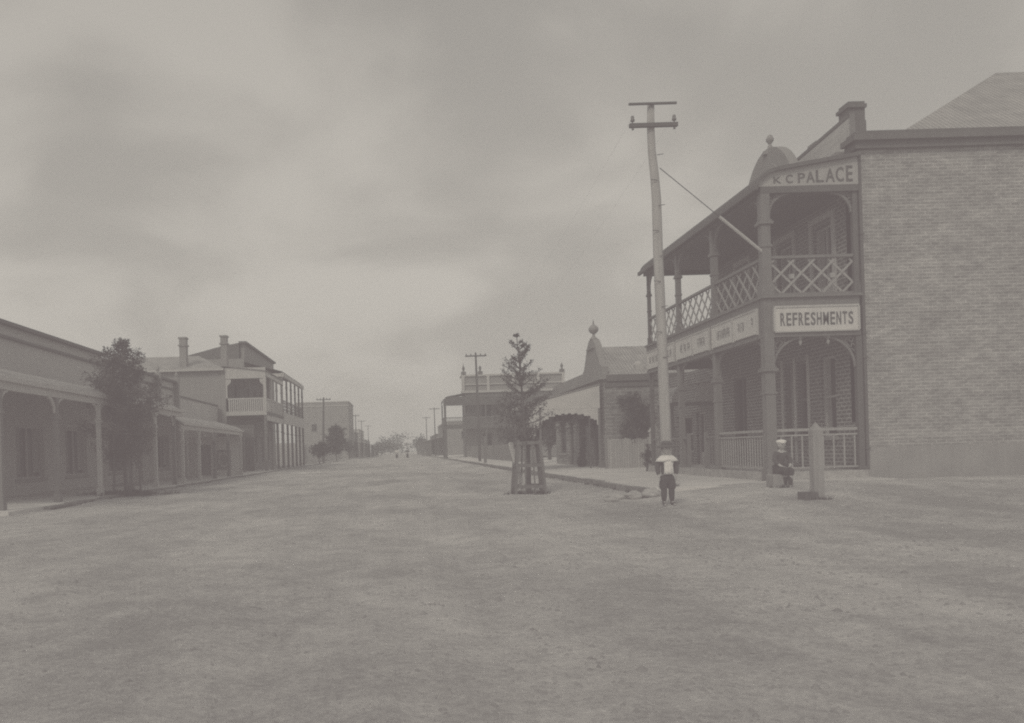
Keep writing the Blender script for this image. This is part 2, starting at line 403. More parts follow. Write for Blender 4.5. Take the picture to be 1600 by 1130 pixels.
# ------------------------------------------------------------------ wall panels with real openings
def wall(mb, facing, pos, u0, u1, z0, z1, holes=(), depth=.22, thick=.3, mi=0):
    """facing '-y' (u=x), '-x' or '+x' (u=y). holes = (u0,u1,z0,z1). Front skin with reveals, plus ends, top and back."""
    def P(u, z, d):
        if facing == '-y': return (u, pos+d, z)
        if facing == '-x': return (pos+d, u, z)
        return (pos-d, u, z)
    us = sorted({u0, u1, *[h[0] for h in holes], *[h[1] for h in holes]}); zs = sorted({z0, z1, *[h[2] for h in holes], *[h[3] for h in holes]})
    for i in range(len(us)-1):
        for j in range(len(zs)-1):
            cu, cz = (us[i]+us[i+1])/2, (zs[j]+zs[j+1])/2
            if any(h[0] < cu < h[1] and h[2] < cz < h[3] for h in holes): continue
            mb.add([P(us[i], zs[j], 0), P(us[i+1], zs[j], 0), P(us[i+1], zs[j+1], 0), P(us[i], zs[j+1], 0)], [(0, 1, 2, 3)], mi)
    for a, b, c, d in holes:
        q = [P(a, c, 0), P(b, c, 0), P(b, d, 0), P(a, d, 0), P(a, c, depth), P(b, c, depth), P(b, d, depth), P(a, d, depth)]
        mb.add(q, [(0, 1, 5, 4), (1, 2, 6, 5), (2, 3, 7, 6), (3, 0, 4, 7), (4, 5, 6, 7)], mi)
    q = [P(u0, z0, 0), P(u1, z0, 0), P(u1, z1, 0), P(u0, z1, 0), P(u0, z0, thick), P(u1, z0, thick), P(u1, z1, thick), P(u0, z1, thick)]
    mb.add(q, [(0, 1, 5, 4), (1, 2, 6, 5), (2, 3, 7, 6), (3, 0, 4, 7), (4, 5, 6, 7)], mi)

def lbox(mb, facing, pos, u0, u1, z0, z1, d0, d1, mi=0):
    """box in wall coordinates; d is the distance outwards from the wall plane"""
    if facing == '-y': return mb.box(u0, u1, pos-d0, pos-d1, z0, z1, mi)
    if facing == '-x': return mb.box(pos-d0, pos-d1, u0, u1, z0, z1, mi)
    return mb.box(pos+d0, pos+d1, u0, u1, z0, z1, mi)

def window(parent, facing, pos, a, b, c, d, depth=.22, frame='paint_dark', curtain=None, sash=True, kind='window', french=False):
    """frame in the opening, pane and sill below it"""
    w = MB(); fw = .07
    for u0, u1, z0, z1 in ((a, a+fw, c, d), (b-fw, b, c, d), (a+fw, b-fw, d-fw, d), (a+fw, b-fw, c, c+fw)):
        lbox(w, facing, pos, u0, u1, z0, z1, -depth+.01, -depth+.11)
    m = (a+b)/2
    if french or not sash: lbox(w, facing, pos, m-.035, m+.035, c+fw, d-fw, -depth+.01, -depth+.09)
    if sash: lbox(w, facing, pos, a+fw, b-fw, (c+d)/2-.03, (c+d)/2+.03, -depth+.01, -depth+.09)
    if french: lbox(w, facing, pos, a+fw, b-fw, c+fw, c+.6, -depth+.01, -depth+.07)
    f = w.build(kind, frame, parent)
    p = MB(); lbox(p, facing, pos, a+fw, b-fw, c+fw, d-fw, -depth+.004, -depth+.03); p.build('pane', 'glass', f)
    if curtain:
        q = MB(); lbox(q, facing, pos, a+fw, a+fw+(b-a)*.25, c+.2, d-fw, -depth+.034, -depth+.05); lbox(q, facing, pos, b-fw-(b-a)*.25, b-fw, c+.2, d-fw, -depth+.034, -depth+.05)
        q.build('curtain', 'curtain', f)
    if not french and kind == 'window':
        s = MB(); lbox(s, facing, pos, a-.08, b+.08, c-.1, c-.003, -.05, .09); s.build('sill', 'render_mid', f)
    return f

def verandah_post(parent, x, y, z0, z1, w, m='paint_post', collar=None, name='post'):
    p = MB(); p.box(x-w/2, x+w/2, y-w/2, y+w/2, z0, z1)
    p.box(x-w*.68, x+w*.68, y-w*.68, y+w*.68, z0, z0+.28)
    if collar:
        p.box(x-w*.75, x+w*.75, y-w*.75, y+w*.75, collar-.03, collar+.04); p.box(x-w*.62, x+w*.62, y-w*.62, y+w*.62, collar+.04, collar+.09)
        p.box(x-w*.62, x+w*.62, y-w*.62, y+w*.62, collar-.6, collar-.54)
    return p.build(name, m, parent, bevel=.008)

# ------------------------------------------------------------------ PALACE: two-storey corner building
PX, WX, Y0, Y1 = 9.35, 11.75, 21.0, 30.7
pal = thing('corner_building', 'two-storey corner building with lattice balcony and pale brick end wall', 'building', (11.75, 21, .25))
b = MB(); wall(b, '-y', 21.0, 11.75, 25.0, .1, 8.55, thick=.35)
b.box(11.75, 25, 21.352, 21.6, 1.7, 8.5)
b.build('wall', 'brick_pale', pal, label='pale painted brick end wall')
b = MB(); b.box(11.72, 25.05, 20.93, 20.998, .1, 1.05); b.build('plinth', 'plinth', pal)
b = MB()
b.box(11.66, 25.1, 20.86, 21.4, 8.55, 8.72); b.box(11.55, 25.1, 20.74, 21.4, 8.722, 8.86); b.box(11.70, 25.1, 20.9, 21.38, 8.862, 9.0)
b.build('parapet', 'render_dark', pal)
# street wall behind the verandah
lw = [(22.35, 23.15, 1.35, 3.55), (23.95, 24.5, 1.35, 3.55), (24.75, 25.3, 1.35, 3.55), (28.1, 29.15, .52, 3.5)]
uw = [(22.3, 23.3, 4.9, 7.1), (24.5, 25.5, 4.9, 7.1), (27.6, 28.6, 4.9, 7.1)]
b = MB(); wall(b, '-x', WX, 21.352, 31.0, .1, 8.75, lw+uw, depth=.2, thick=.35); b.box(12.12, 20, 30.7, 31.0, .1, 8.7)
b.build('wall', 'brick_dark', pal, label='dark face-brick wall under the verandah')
for i, h in enumerate(lw[:3]): window(pal, '-x', WX, *h, depth=.2, curtain=(i != 1), frame='paint_light' if i == 0 else 'paint_post')
window(pal, '-x', WX, *lw[3], depth=.2, kind='door', french=True, sash=False, frame='paint_dark')
for h in uw: window(pal, '-x', WX, *h, depth=.2, kind='door', french=True, sash=False, frame='paint_light', curtain=True)
# light quoins and door trim that stand proud of the dark brick
for y in (23.8, 24.62, 25.42):
    b = MB(); b.box(WX-.03, WX-.002, y-.07, y+.07, .6, 3.7); b.build('pilaster', 'render_pale', pal)
for h in uw:
    b = MB()
    for y in (h[0]-.1, h[1]+.1): b.box(WX-.05, WX-.002, y-.08, y+.08, 4.85, 7.252)
    b.box(WX-.06, WX-.002, h[0]-.18, h[1]+.18, 7.25, 7.42); b.build('architrave', 'render_pale', pal)
# deck, balcony floor, ceiling
b = MB(); b.box(9.2, 11.72, 20.85, 30.9, .1, .49); b.build('deck', 'stone', pal)
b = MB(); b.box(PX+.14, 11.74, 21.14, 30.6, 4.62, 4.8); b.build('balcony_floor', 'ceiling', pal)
# beams
b = MB()
b.box(PX-.13, WX-.1, 20.88, 21.12, 3.88, 3.98); b.box(PX-.12, WX-.1, 20.9, 21.1, 3.982, 4.86)
b.box(PX-.17, WX-.05, 20.82, 21.14, 4.862, 4.93)
b.box(PX-.13, PX+.11, 21.122, 30.8, 3.88, 3.98); b.box(PX-.12, PX+.1, 21.142, 30.8, 3.982, 4.86); b.box(PX-.17, PX+.13, 21.144, 30.85, 4.862, 4.93)
b.box(PX+.12, WX-.1, 30.6, 30.8, 4.0, 4.86)
b.build('balcony_beam', 'paint_post', pal)
b = MB()
b.box(PX-.12, WX-.05, 20.88, 21.1, 7.5, 7.66); b.box(PX-.14, PX+.1, 21.102, 30.85, 7.5, 7.66); b.box(PX+.102, WX-.1, 30.65, 30.85, 7.5, 7.66)
b.build('eave_beam', 'paint_dark', pal)
# posts
for k, (py, w) in enumerate(((21.0, .25), (24.35, .19), (27.5, .17), (30.7, .13))):
    verandah_post(pal, PX, py, .3, 3.88, w, 'paint_post' if k < 3 else 'paint_dark', collar=3.05)
    verandah_post(pal, PX, py, 4.93, 7.5, w*.92, 'paint_post' if k < 3 else 'paint_dark', collar=6.75)
verandah_post(pal, WX-.12, 21.0, .3, 3.88, .15, 'paint_dark'); verandah_post(pal, WX-.12, 21.0, 4.93, 7.5, .13, 'paint_dark')
# bullnose verandah roof
prof = [(9.12, 7.66), (9.17, 7.8), (9.27, 7.92), (9.43, 8.01), (9.65, 8.08), (10.4, 8.2), (11.74, 8.4)]
b = MB(); b.sheet(prof, 'y', 20.8, 31.0, .035); b.build('verandah_roof', 'roof_dark', pal, label='curved corrugated iron verandah roof')
b = MB()
for i in range(len(prof)-1):
    (xa, za), (xb, zb) = prof[i], prof[i+1]
    b.add([(x, y, z+dz) for x, z in ((xa, za), (xb, zb)) for y in (20.76, 20.87) for dz in (-.045, .05)], [(0, 1, 3, 2), (4, 6, 7, 5), (0, 4, 5, 1), (2, 3, 7, 6), (0, 2, 6, 4), (1, 5, 7, 3)])
b.box(9.04, 9.13, 20.76, 31.0, 7.56, 7.68)
b.build('gutter', 'paint_dark', pal)
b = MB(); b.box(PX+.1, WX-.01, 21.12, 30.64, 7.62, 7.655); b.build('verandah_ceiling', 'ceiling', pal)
# lattice balustrades
def lattice(parent, facing, pos, u0, u1, z0, z1, sp, boss=True, m='lattice', w=.055):
    mb = MB(); h = z1-z0-.12; zb = z0+.06; zt = z1-.06
    def P(u, z, d=0): return (u, pos+d, z) if facing == '-y' else (pos+d, u, z)
    def seg(ua, za, ub, zb_, d): mb.bar(P(ua, za, d), P(ub, zb_, d), w, .022, up=(0, 1, 0) if facing == '-y' else (1, 0, 0))
    for sgn, d in ((1, .0), (-1, .025)):
        k = u0-h
        k = u0-math.ceil(h/sp)*sp + (sp/2)
        while k < u1+h:
            a, bb = (k, zb), (k+sgn*h, zt)
            # clip to panel
            ua, ub = a[0], bb[0]; za, zt_ = zb, zt
            t0, t1 = 0, 1
            if ub != ua:
                ta, tb = (u0-ua)/(ub-ua), (u1-ua)/(ub-ua); ta, tb = min(ta, tb), max(ta, tb)
                t0, t1 = max(t0, ta), min(t1, tb)
            if t1-t0 > .05: seg(ua+(ub-ua)*t0, zb+(zt-zb)*t0, ua+(ub-ua)*t1, zb+(zt-zb)*t1, d)
            k += sp
    o = mb.build('balustrade', m, parent)
    if boss:
        n = max(1, round((u1-u0)/1.1)); zc = (z0+z1)/2
        for i in range(n):
            q = MB(); uc = u0+(i+.5)*(u1-u0)/n
            if facing == '-y': q.box(uc-.06, uc+.06, pos-.03, pos+.045, zc-.06, zc+.06)
            else: q.box(pos-.03, pos+.045, uc-.06, uc+.06, zc-.06, zc+.06)
            q.build('boss', m, o)
    r = MB()
    for z, e in ((z1, .05), (z0+.03, .035)):
        if facing == '-y': r.box(u0, u1, pos-e, pos+e, z-.035, z+.035)
        else: r.box(pos-e, pos+e, u0, u1, z-.035, z+.035)
    r.build('handrail', 'paint_post', o)
lattice(pal, '-y', 21.0, 9.49, 11.55, 4.93, 5.9, .515)
for a, c in ((21.13, 24.25), (24.45, 27.41), (27.59, 30.63)): lattice(pal, '-x', PX, a, c, 4.93, 5.9, .5, boss=False)
# arch brackets under the beams
def bracket(parent, facing, pos, u, sgn, ztop, r=.62, m='paint_post', w=.055):
    mb = MB(); n = 9
    def P(uu, z): return (uu, pos, z) if facing == '-y' else (pos, uu, z)
    pts = [(u+sgn*(r-r*math.cos(t)), ztop-r+r*math.sin(t)) for t in [math.pi/2*i/n for i in range(n+1)]]
    for (a, c), (e, f) in zip(pts, pts[1:]): mb.bar(P(a, c), P(e, f), w, .05, up=(0, 1, 0) if facing == '-y' else (1, 0, 0))
    for t in (.35, .62, .9):   # fretwork spokes
        a = math.pi/2*t; mb.bar(P(u+sgn*(r-r*math.cos(a)), ztop-r+r*math.sin(a)), P(u+sgn*.02, ztop-.02), .03, .03, up=(0, 1, 0) if facing == '-y' else (1, 0, 0))
    for k in (.3, .5): mb.bar(P(u, ztop-r*k), P(u+sgn*r*k*.9, ztop-.02), .025, .03, up=(0, 1, 0) if facing == '-y' else (1, 0, 0))
    return mb.build('bracket', m, parent)
bracket(pal, '-y', 21.0, 9.48, 1, 3.87, .78); bracket(pal, '-y', 21.0, 11.54, -1, 3.87, .78)
for y in (21.0, 24.35, 27.5, 30.7):
    if y < 30: bracket(pal, '-x', PX, y+.1, 1, 3.87, .6)
    if y > 22: bracket(pal, '-x', PX, y-.1, -1, 3.87, .6)
    if y < 30: bracket(pal, '-x', PX, y+.1, 1, 7.49, .6)
    if y > 22: bracket(pal, '-x', PX, y-.1, -1, 7.49, .6)
bracket(pal, '-y', 21.0, 9.48, 1, 7.49, .5); bracket(pal, '-y', 21.0, 11.55, -1, 7.49, .5)
for x in (10.18, 10.88):
    b = MB(); b.lathe((x, 21, 3.66), [(.005, 0), (.03, .04), (.045, .1), (.02, .14), (.05, .2), (.05, .22)], 8); b.build('pendant', 'lattice', pal)
# lower railing
b = MB(); b.box(9.49, 11.54, 20.965, 21.035, 1.5, 1.57); b.box(9.49, 11.54, 20.975, 21.025, 1.38, 1.42); b.box(9.49, 11.54, 20.975, 21.025, .56, .6)
for i in range(8): x = 9.62+i*.265; b.box(x-.016, x+.016, 20.985, 21.015, .6, 1.38)
b.build('railing', 'lattice', pal)
b = MB(); b.box(PX-.04, PX+.04, 21.14, 24.25, 1.5, 1.57); b.box(PX-.025, PX+.025, 21.14, 24.25, 1.38, 1.42); b.box(PX-.025, PX+.025, 21.14, 24.25, .56, .6)
for i in range(19): y = 21.27+i*.16; b.box(PX-.013, PX+.013, y-.013, y+.013, .6, 1.38)
b.build('railing', 'lattice', pal)
b = MB(); b.box(PX-.03, PX+.03, 24.45, 25.4, 1.42, 1.48); b.box(PX-.05, PX+.05, 25.35, 25.45, .49, 1.6)
for i in range(3): b.box(PX-.012, PX+.012, 24.7+i*.22, 24.725+i*.22, .49, 1.42)
b.build('railing', 'paint_post', pal)
b = MB(); b.box(PX-.03, PX+.03, 26.9, 27.4, 1.42, 1.48); b.box(PX-.05, PX+.05, 26.85, 26.95, .49, 1.6); b.build('railing', 'paint_post', pal)
b = MB(); b.box(PX-.03, PX+.03, 27.6, 30.6, 1.42, 1.48)
for i in range(8): b.box(PX-.012, PX+.012, 27.75+i*.36, 27.775+i*.36, .49, 1.42)
b.build('railing', 'paint_post', pal)
b = MB(); b.box(11.72, 11.79, 20.90, 20.995, .5, 8.5)
for z in (1.0, 3.3, 3.9, 6.4): b.box(11.70, 11.81, 20.88, 20.993, z, z+.05)
b.build('downpipe', 'paint_dark', pal)
# corner roof wedge, big hip roof, chimneys
A, B_, C_, E_ = (11.9, 21.42, 8.75), (11.9, 30.2, 9.1), (13.6, 24.5, 10.82), (13.75, 25.6, 8.75)
b = MB(); b.add([A, B_, C_, E_], [(0, 2, 1), (0, 3, 2), (1, 2, 3), (0, 1, 3)]); b.build('roof', 'iron_roof', pal, label='steep corner roof of light corrugated iron')
b = MB(); b.bar(B_, C_, .16, .1); b.bar((A[0], A[1], A[2]), C_, .14, .1); b.build('ridge_cap', 'render_dark', pal)
b = MB()
z0 = 8.72
b.add([(12.45, 21.62, z0), (26, 21.62, z0), (26, 32.4, z0), (12.45, 32.4, z0), (19.7, 27, 13.0), (26, 27, 13.0)], [(0, 1, 5, 4), (3, 4, 5, 2), (0, 4, 3), (1, 2, 5)])
b.build('roof', 'iron_roof_x', pal, label='large hipped iron roof behind the parapet')
def chimney(parent, x, y, z0, z1, w, d, m='render_mid', cap=.06):
    c = MB(); c.box(x-w/2, x+w/2, y-d/2, y+d/2, z0, z1)
    c.box(x-w/2-cap, x+w/2+cap, y-d/2-cap, y+d/2+cap, z1-.55 if z1-z0 > 1.5 else z1-.3, z1-.45 if z1-z0 > 1.5 else z1-.22)
    c.box(x-w/2-cap*.7, x+w/2+cap*.7, y-d/2-cap*.7, y+d/2+cap*.7, z1, z1+.12)
    return c.build('chimney', m, parent)
c = MB(); c.box(13.45, 13.98, 24.45, 25.1, 8.8, 10.62); c.box(13.50, 13.98, 24.5, 25.05, 10.622, 11.2); c.box(13.44, 14.0, 24.42, 25.1, 11.0, 11.1); c.build('chimney', 'render_dark', pal)
c = MB(); c.box(14.72, 15.12, 28.8, 29.3, 9.3, 11.5); c.box(14.68, 15.16, 28.76, 29.34, 11.502, 11.6); c.build('chimney', 'render_mid', pal)
# pediment over the street front
pp = [(24.3, 8.7), (24.35, 9.15), (24.7, 9.3), (24.95, 9.6), (25.2, 9.95), (25.55, 10.2), (26.0, 10.32), (26.45, 10.2), (26.8, 9.95), (27.05, 9.6), (27.3, 9.3), (27.65, 9.15), (27.7, 8.7)]
pp = [(24.2, 8.6)]+[(26+1.75*math.sin(a)*-1, 8.75+1.62*max(0, math.cos(a))**1.25) for a in [math.pi/2*(1-i/10) for i in range(21)]]+[(27.8, 8.6)]
b = MB(); b.prism(pp, 'x', 11.7, 11.98)
pq = [(26-(26-y)*.72, 8.62+(z-8.6)*.72) for y, z in pp]; b.prism(pq, 'x', 11.62, 11.699)
b.box(11.55, 12.0, 21.6, 31.0, 8.6, 8.73)
b.lathe((11.84, 26, 10.2), [(.22, 0), (.22, .12), (.1, .16), (.06, .3), (.04, .34), (.11, .44), (.12, .5), (.07, .6), (.02, .64)], 12)
b.build('pediment', 'render_mid', pal, label='curved pediment with ball finial')

# signs on the Palace
sg = thing('verandah_sign', 'long white board reading REFRESHMENTS on the balcony beam', 'sign', (10.55, 20.85, 3.95))
b = MB(); b.box(9.5, 11.56, 20.83, 20.895, 4.02, 4.6); b.build('sign_board', 'sign', sg)
b = MB()
for x0, x1, z0_, z1_ in ((9.47, 11.59, 4.6, 4.65), (9.47, 11.59, 3.985, 4.02), (9.45, 9.5, 4.02, 4.6), (11.56, 11.61, 4.02, 4.6)): b.box(x0, x1, 20.81, 20.894, z0_, z1_)
b.build('frame', 'paint_light', sg)
b = MB(); s = 'REFRESHMENTS'; wds = {'M': 1.2}; tot = sum(wds.get(c, 1) for c in s); x = 9.60; W = 1.86
for ch in s:
    w = W*wds.get(ch, 1)/tot; letter(b, ch, x+w*.11, x+w*.86, 4.15+.0*x, 4.47, 20.829); x += w
b.build('lettering', 'letter', sg)

sg = thing('gable_sign', 'sloping board lettered K C PALACE filling the end of the verandah roof', 'sign', (10.6, 20.85, 7.66))
b = MB(); poly = [(9.15, 7.665), (9.2, 7.78), (9.3, 7.89), (9.45, 7.975), (9.66, 8.05), (10.4, 8.17), (11.70, 8.36), (11.70, 7.665)]
b.prism([(x, z) for x, z in poly], 'y', 20.885, 20.93); b.build('sign_board', 'sign_grey', sg)
b = MB()
for ch, px, wd, zb, zt in (('K', 1205, 12, 7.735, 7.90), ('C', 1224, 11, 7.735, 7.945), ('P', 1243, 11, 7.735, 7.98), ('A', 1256, 13, 7.735, 8.01), ('L', 1271, 12, 7.735, 8.04), ('A', 1286, 14, 7.735, 8.07), ('C', 1302, 12, 7.735, 8.10), ('E', 1318, 10, 7.735, 8.13)):
    x0 = (px-625+12.5)/61.9; letter(b, ch, x0, x0+wd/61.9, zb, zt, 20.884)
b.build('lettering', 'letter', sg)

# pale panels along the street-side beam (writing too worn to read)
pan = [(21.22, 22.65), (22.75, 24.2), (24.5, 25.8), (25.9, 27.35), (27.65, 29.1), (29.2, 30.55)]
labs = ['white worn sign panel beside the corner post', 'white worn sign panel second from the corner post', 'worn sign panel just past the second verandah post',
        'worn sign panel fourth along the street beam', 'worn sign panel fifth along the street beam', 'worn sign panel at the far end of the street beam']
for i, (a, c) in enumerate(pan):
    sg = thing('street_sign_panel', labs[i], 'sign', (PX-.13, (a+c)/2, 4.0), 'pale sign panels along the street side of the balcony')
    b = MB(); b.box(PX-.17, PX-.125, a, c, 4.02, 4.62); b.build('sign_board', 'sign', sg)
    b = MB(); b.box(PX-.19, PX-.126, a-.04, a, 3.99, 4.66); b.box(PX-.19, PX-.126, c, c+.04, 3.99, 4.66); b.box(PX-.19, PX-.126, a, c, 4.621, 4.66); b.build('frame', 'paint_light', sg)
    b = MB(); rr = random.Random(i); u = a+.2
    while u < c-.3:
        w = rr.uniform(.05, .09)
        if rr.random() < .85:
            t = rr.choice('oilc')
            for q in ((0, 0, .02, .24), (0, .22, w, .02), (w-.02, .02 if t != 'c' else .1, .02, .2), (0, .1, w, .02)):
                if t == 'l' and q[0] > 0: continue
                if t == 'i' and q[3] < .05: continue
                b.box(PX-.178, PX-.1705, u+q[0], u+q[0]+(q[2] if q[3] > .05 else q[2]), 4.2+q[1], 4.2+q[1]+q[3])
        u += w+.04
    b.build('lettering', 'letter_faint', sg)

# ------------------------------------------------------------------ telegraph poles
pole = thing('telegraph_pole', 'tall crooked timber telegraph pole behind the standing boy', 'telegraph pole', (6.55, 20.5, .2))
pts = [(6.56, .1, .135), (6.55, 2, .13), (6.53, 4, .122), (6.50, 6, .118), (6.50, 7.3, .113), (6.47, 7.9, .105), (6.42, 8.5, .095), (6.41, 9.1, .09), (6.43, 9.66, .085)]
b = MB(); b.tube([(x, 20.5, z) for x, z, r in pts], [r for *_, r in pts], 14); b.build('pole', 'pole', pole, smooth=True)
b = MB(); b.box(5.85, 7.02, 20.34, 20.40, 9.60, 9.645); b.build('cross_arm', 'timber_dark', pole)
b = MB(); b.box(5.85, 7.03, 20.32, 20.42, 9.05, 9.14); b.build('cross_arm', 'timber_dark', pole)
for x in (5.93, 6.95):
    b = MB(); b.lathe((x, 20.37, 9.14), [(.015, 0), (.015, .05), (.05, .055), (.055, .1), (.035, .12), (.045, .15), (.03, .19), (.005, .2)], 10); b.lathe((x, 20.37, 8.99), [(.03, 0), (.03, .06)], 8)
    b.build('insulator', 'china', pole, smooth=True)
for i in range(9):
    b = MB(); b.bar((6.5, 20.36, 3.4+i*.62), (6.5-.16*(1 if i % 2 else -1), 20.36, 3.42+i*.62), .014); b.build('step_iron', 'metal', pole)

st = thing('stay_rod', 'straight rod and wire from the telegraph pole to the balcony post', 'stay rod', (9.3, 21, 6.05))
a0, a1 = Vector((9.25, 20.93, 6.05)), Vector((6.62, 20.55, 8.1)); m_ = a0.lerp(a1, .42)
b = MB(); b.tube([a0, m_], .04, 8); b.build('rod', 'paint_light', st)
b = MB(); b.tube([m_, a1], .011, 6); b.build('wire', 'metal', st)

def far_pole(x, y, h, label, arms=1, lean=0, w=.09):
    p = thing('telegraph_pole', label, 'telegraph pole', (x, y, .1), 'distant telegraph poles')
    b = MB(); b.tube([(x, y, 0), (x+lean*.4, y, h*.5), (x+lean, y, h)], [w*1.3, w*1.1, w*.8], 8); b.build('pole', 'timber_dark', p)
    for k in range(arms):
        b = MB(); b.box(x+lean-.9, x+lean+.9, y-.13, y-.05, h-.35-k*.6, h-.24-k*.6)
        for q in (-.8, -.4, .4, .8): b.box(x+lean+q-.04, x+lean+q+.04, y-.13, y-.05, h-.238-k*.6, h-.1-k*.6)
        b.build('cross_arm', 'timber_dark', p)
far_pole(6.7, 70, 9.4, 'distant pole with cross arm in front of the parapet hotel', 1, -.1, .095)
far_pole(-9.6, 104, 8.3, 'leaning pole before the plain square block', 1, .25, .12)
far_pole(-9.4, 180, 9.5, 'thin pole just past the plain square block', 1)
far_pole(-9.3, 205, 9.2, 'thin pole beside the farthest low shops', 1)
far_pole(-9.2, 245, 9.2, 'slightest pole at the far end of the low shops', 1)
far_pole(6.4, 150, 9.0, 'thin pole just past the parapet hotel', 1)
far_pole(6.2, 190, 9.0, 'thinnest pole beyond the parapet hotel', 1)

def wire(a, b_, sag, label, r=.0014, n=24):
    a, b_ = Vector(a), Vector(b_)
    pts = [a.lerp(b_, i/n)-Vector((0, 0, sag*4*(i/n)*(1-i/n))) for i in range(n+1)]
    mb = MB().tube(pts, r, 4, cap=False)
    solo(mb, 'overhead_wire', 'metal', label, 'wire', tuple(a), 'telegraph wires')
wire((5.93, 20.37, 9.3), (5.8, 69.9, 9.2), 1.1, 'thin wire from the near end of the pole arm down the street')
wire((6.95, 20.37, 9.3), (7.4, 69.9, 9.2), 1.1, 'thin wire from the building end of the pole arm down the street')

# ------------------------------------------------------------------ near objects by the corner
b = MB(); b.box(7.80, 7.99, 15.7, 15.88, 0, 1.46); b.add([(7.80, 15.7, 1.461), (7.99, 15.7, 1.461), (7.99, 15.88, 1.461), (7.80, 15.88, 1.461), (7.895, 15.79, 1.62)], [(0, 1, 4), (1, 2, 4), (2, 3, 4), (3, 0, 4)])
solo(b, 'corner_post', 'post_timber', 'stout square timber post with pointed top on the dirt corner', 'post', (7.89, 15.8, .1))
b = MB()
for k in range(7): b.box(7.55+.0*k, 7.80, 15.56, 15.86, .02+k*.0, .3) if k == 0 else b.box(7.545+.037*(k-1), 7.575+.037*(k-1), 15.545, 15.559, .03, .31)
solo(b, 'wooden_box', 'timber_dark', 'small dark wooden box at the foot of the square post', 'box', (7.67, 15.7, .1))
b = MB(); b.box(8.02, 8.45, 17.9, 18.3, .05, .56)
solo(b, 'stone_block', 'render_mid', 'low stone block under the seated boy', 'stone', (8.05, 18.1, .2), bevel=.03)
# stones at the kerb end
for i, (x, y, r) in enumerate(((4.95, 19.2, .17), (5.3, 18.9, .2), (5.62, 18.75, .14), (4.7, 18.6, .12), (5.75, 19.1, .22))):
    bm = bmesh.new(); bmesh.ops.create_icosphere(bm, subdivisions=3, radius=r)
    for v in bm.verts:
        v.co += v.co.normalized()*r*.35*noise.noise(v.co*6+Vector((i*3, 0, 0))); v.co.z *= .55; v.co.x *= 1.3
    me = bpy.data.meshes.new('kerb_stone'); bm.to_mesh(me); bm.free(); me.materials.append(M['stone'])
    o = bpy.data.objects.new('kerb_stone', me); COL.objects.link(o); o.location = (x, y, ground_z(x, y)+r*.3); o.rotation_euler[2] = i
    tag(o, ['pale stone at the kerb end nearest the tree guard', 'largest flat pale stone lying off the kerb end', 'small pale stone just behind the standing boy', 'smallest loose stone on the dirt before the kerb', 'rounded stone set against the kerb end'][i], 'stone', 'loose stones at the end of the kerb')

# ------------------------------------------------------------------ trees
def leaf_cloud(mb, c, r, n, s, rnd, flat=1.0):
    for _ in range(n):
        d = Vector((rnd.gauss(0, 1), rnd.gauss(0, 1), rnd.gauss(0, 1)*flat)); d = d.normalized()*r*rnd.random()**.45
        p = Vector(c)+d; a = Vector((rnd.uniform(-1, 1), rnd.uniform(-1, 1), rnd.uniform(-.6, 1))).normalized()
        q = a.cross(Vector((rnd.uniform(-1, 1), rnd.uniform(-1, 1), rnd.uniform(-1, 1)))).normalized()
        L = s*rnd.uniform(.7, 1.6); W = s*rnd.uniform(.3, .55)
        mb.add([p-q*W*.5, p+a*L*.5-q*W*.3, p+a*L, p+a*L*.5+q*W*.3+q*W*.3], [(0, 1, 2, 3)])
def conifer(name, label, x, y, zb, H, Rm, seed, crown0=.25, dens=1.0, leaf=.09, lean=0, group=None, m='leaf', openness=.5, lean2=0, cat='tree', widest=.35, tips=None):
    rnd = random.Random(seed); t = thing(name, label, cat, (x, y, zb), group)
    tr = MB(); n = 8
    tr.tube([(x+lean*(i/n)**1.5, y, zb-.1+(H+.1)*i/n) for i in range(n+1)], [max(.012, H*.016*(1-i/n*.92)) for i in range(n+1)], 8)
    fo = MB(); z = crown0*H
    while z < H*.99:
        f = (z-crown0*H)/(H*(1-crown0)); cx = x+lean*(z/H)**1.5
        prof = (min(1, .55+f/widest*.45) if f < widest else ((1-f)/(1-widest))**.75)
        rr = Rm*prof
        nb = rnd.randint(4, 6) if f < .9 else 3
        for k in range(nb):
            a = rnd.uniform(0, 2*math.pi); L = rr*rnd.uniform(.65, 1.15); up = rnd.uniform(.3, .75)*(.6+f)
            e = Vector((cx+math.cos(a)*L, y+math.sin(a)*L, zb+z+L*up)); s0 = Vector((cx, y, zb+z))
            mid = s0.lerp(e, .5)-Vector((0, 0, .08*L))
            tr.tube([s0, mid, e], [.02*H/4, .012*H/4, .005*H/4], 4, cap=False)
            cl = max(3, int(7*L/Rm+3))
            for j in range(cl):
                q = (j+1)/cl
                if q < .15+openness*.35*f: continue
                p = (s0.lerp(mid, q*2) if q < .5 else mid.lerp(e, q*2-1))
                leaf_cloud(fo, p, (.10+.10*(1-q))*Rm*(1.5-openness*f), int(9*dens), leaf, rnd)
        z += H*.045*rnd.uniform(.7, 1.2)
    leaf_cloud(fo, (x+lean, y, zb+H), .05*H*.5, int(12*dens), leaf, rnd)
    tr.build('trunk', 'bark', t); fo.build('crown', m, t)
    return t
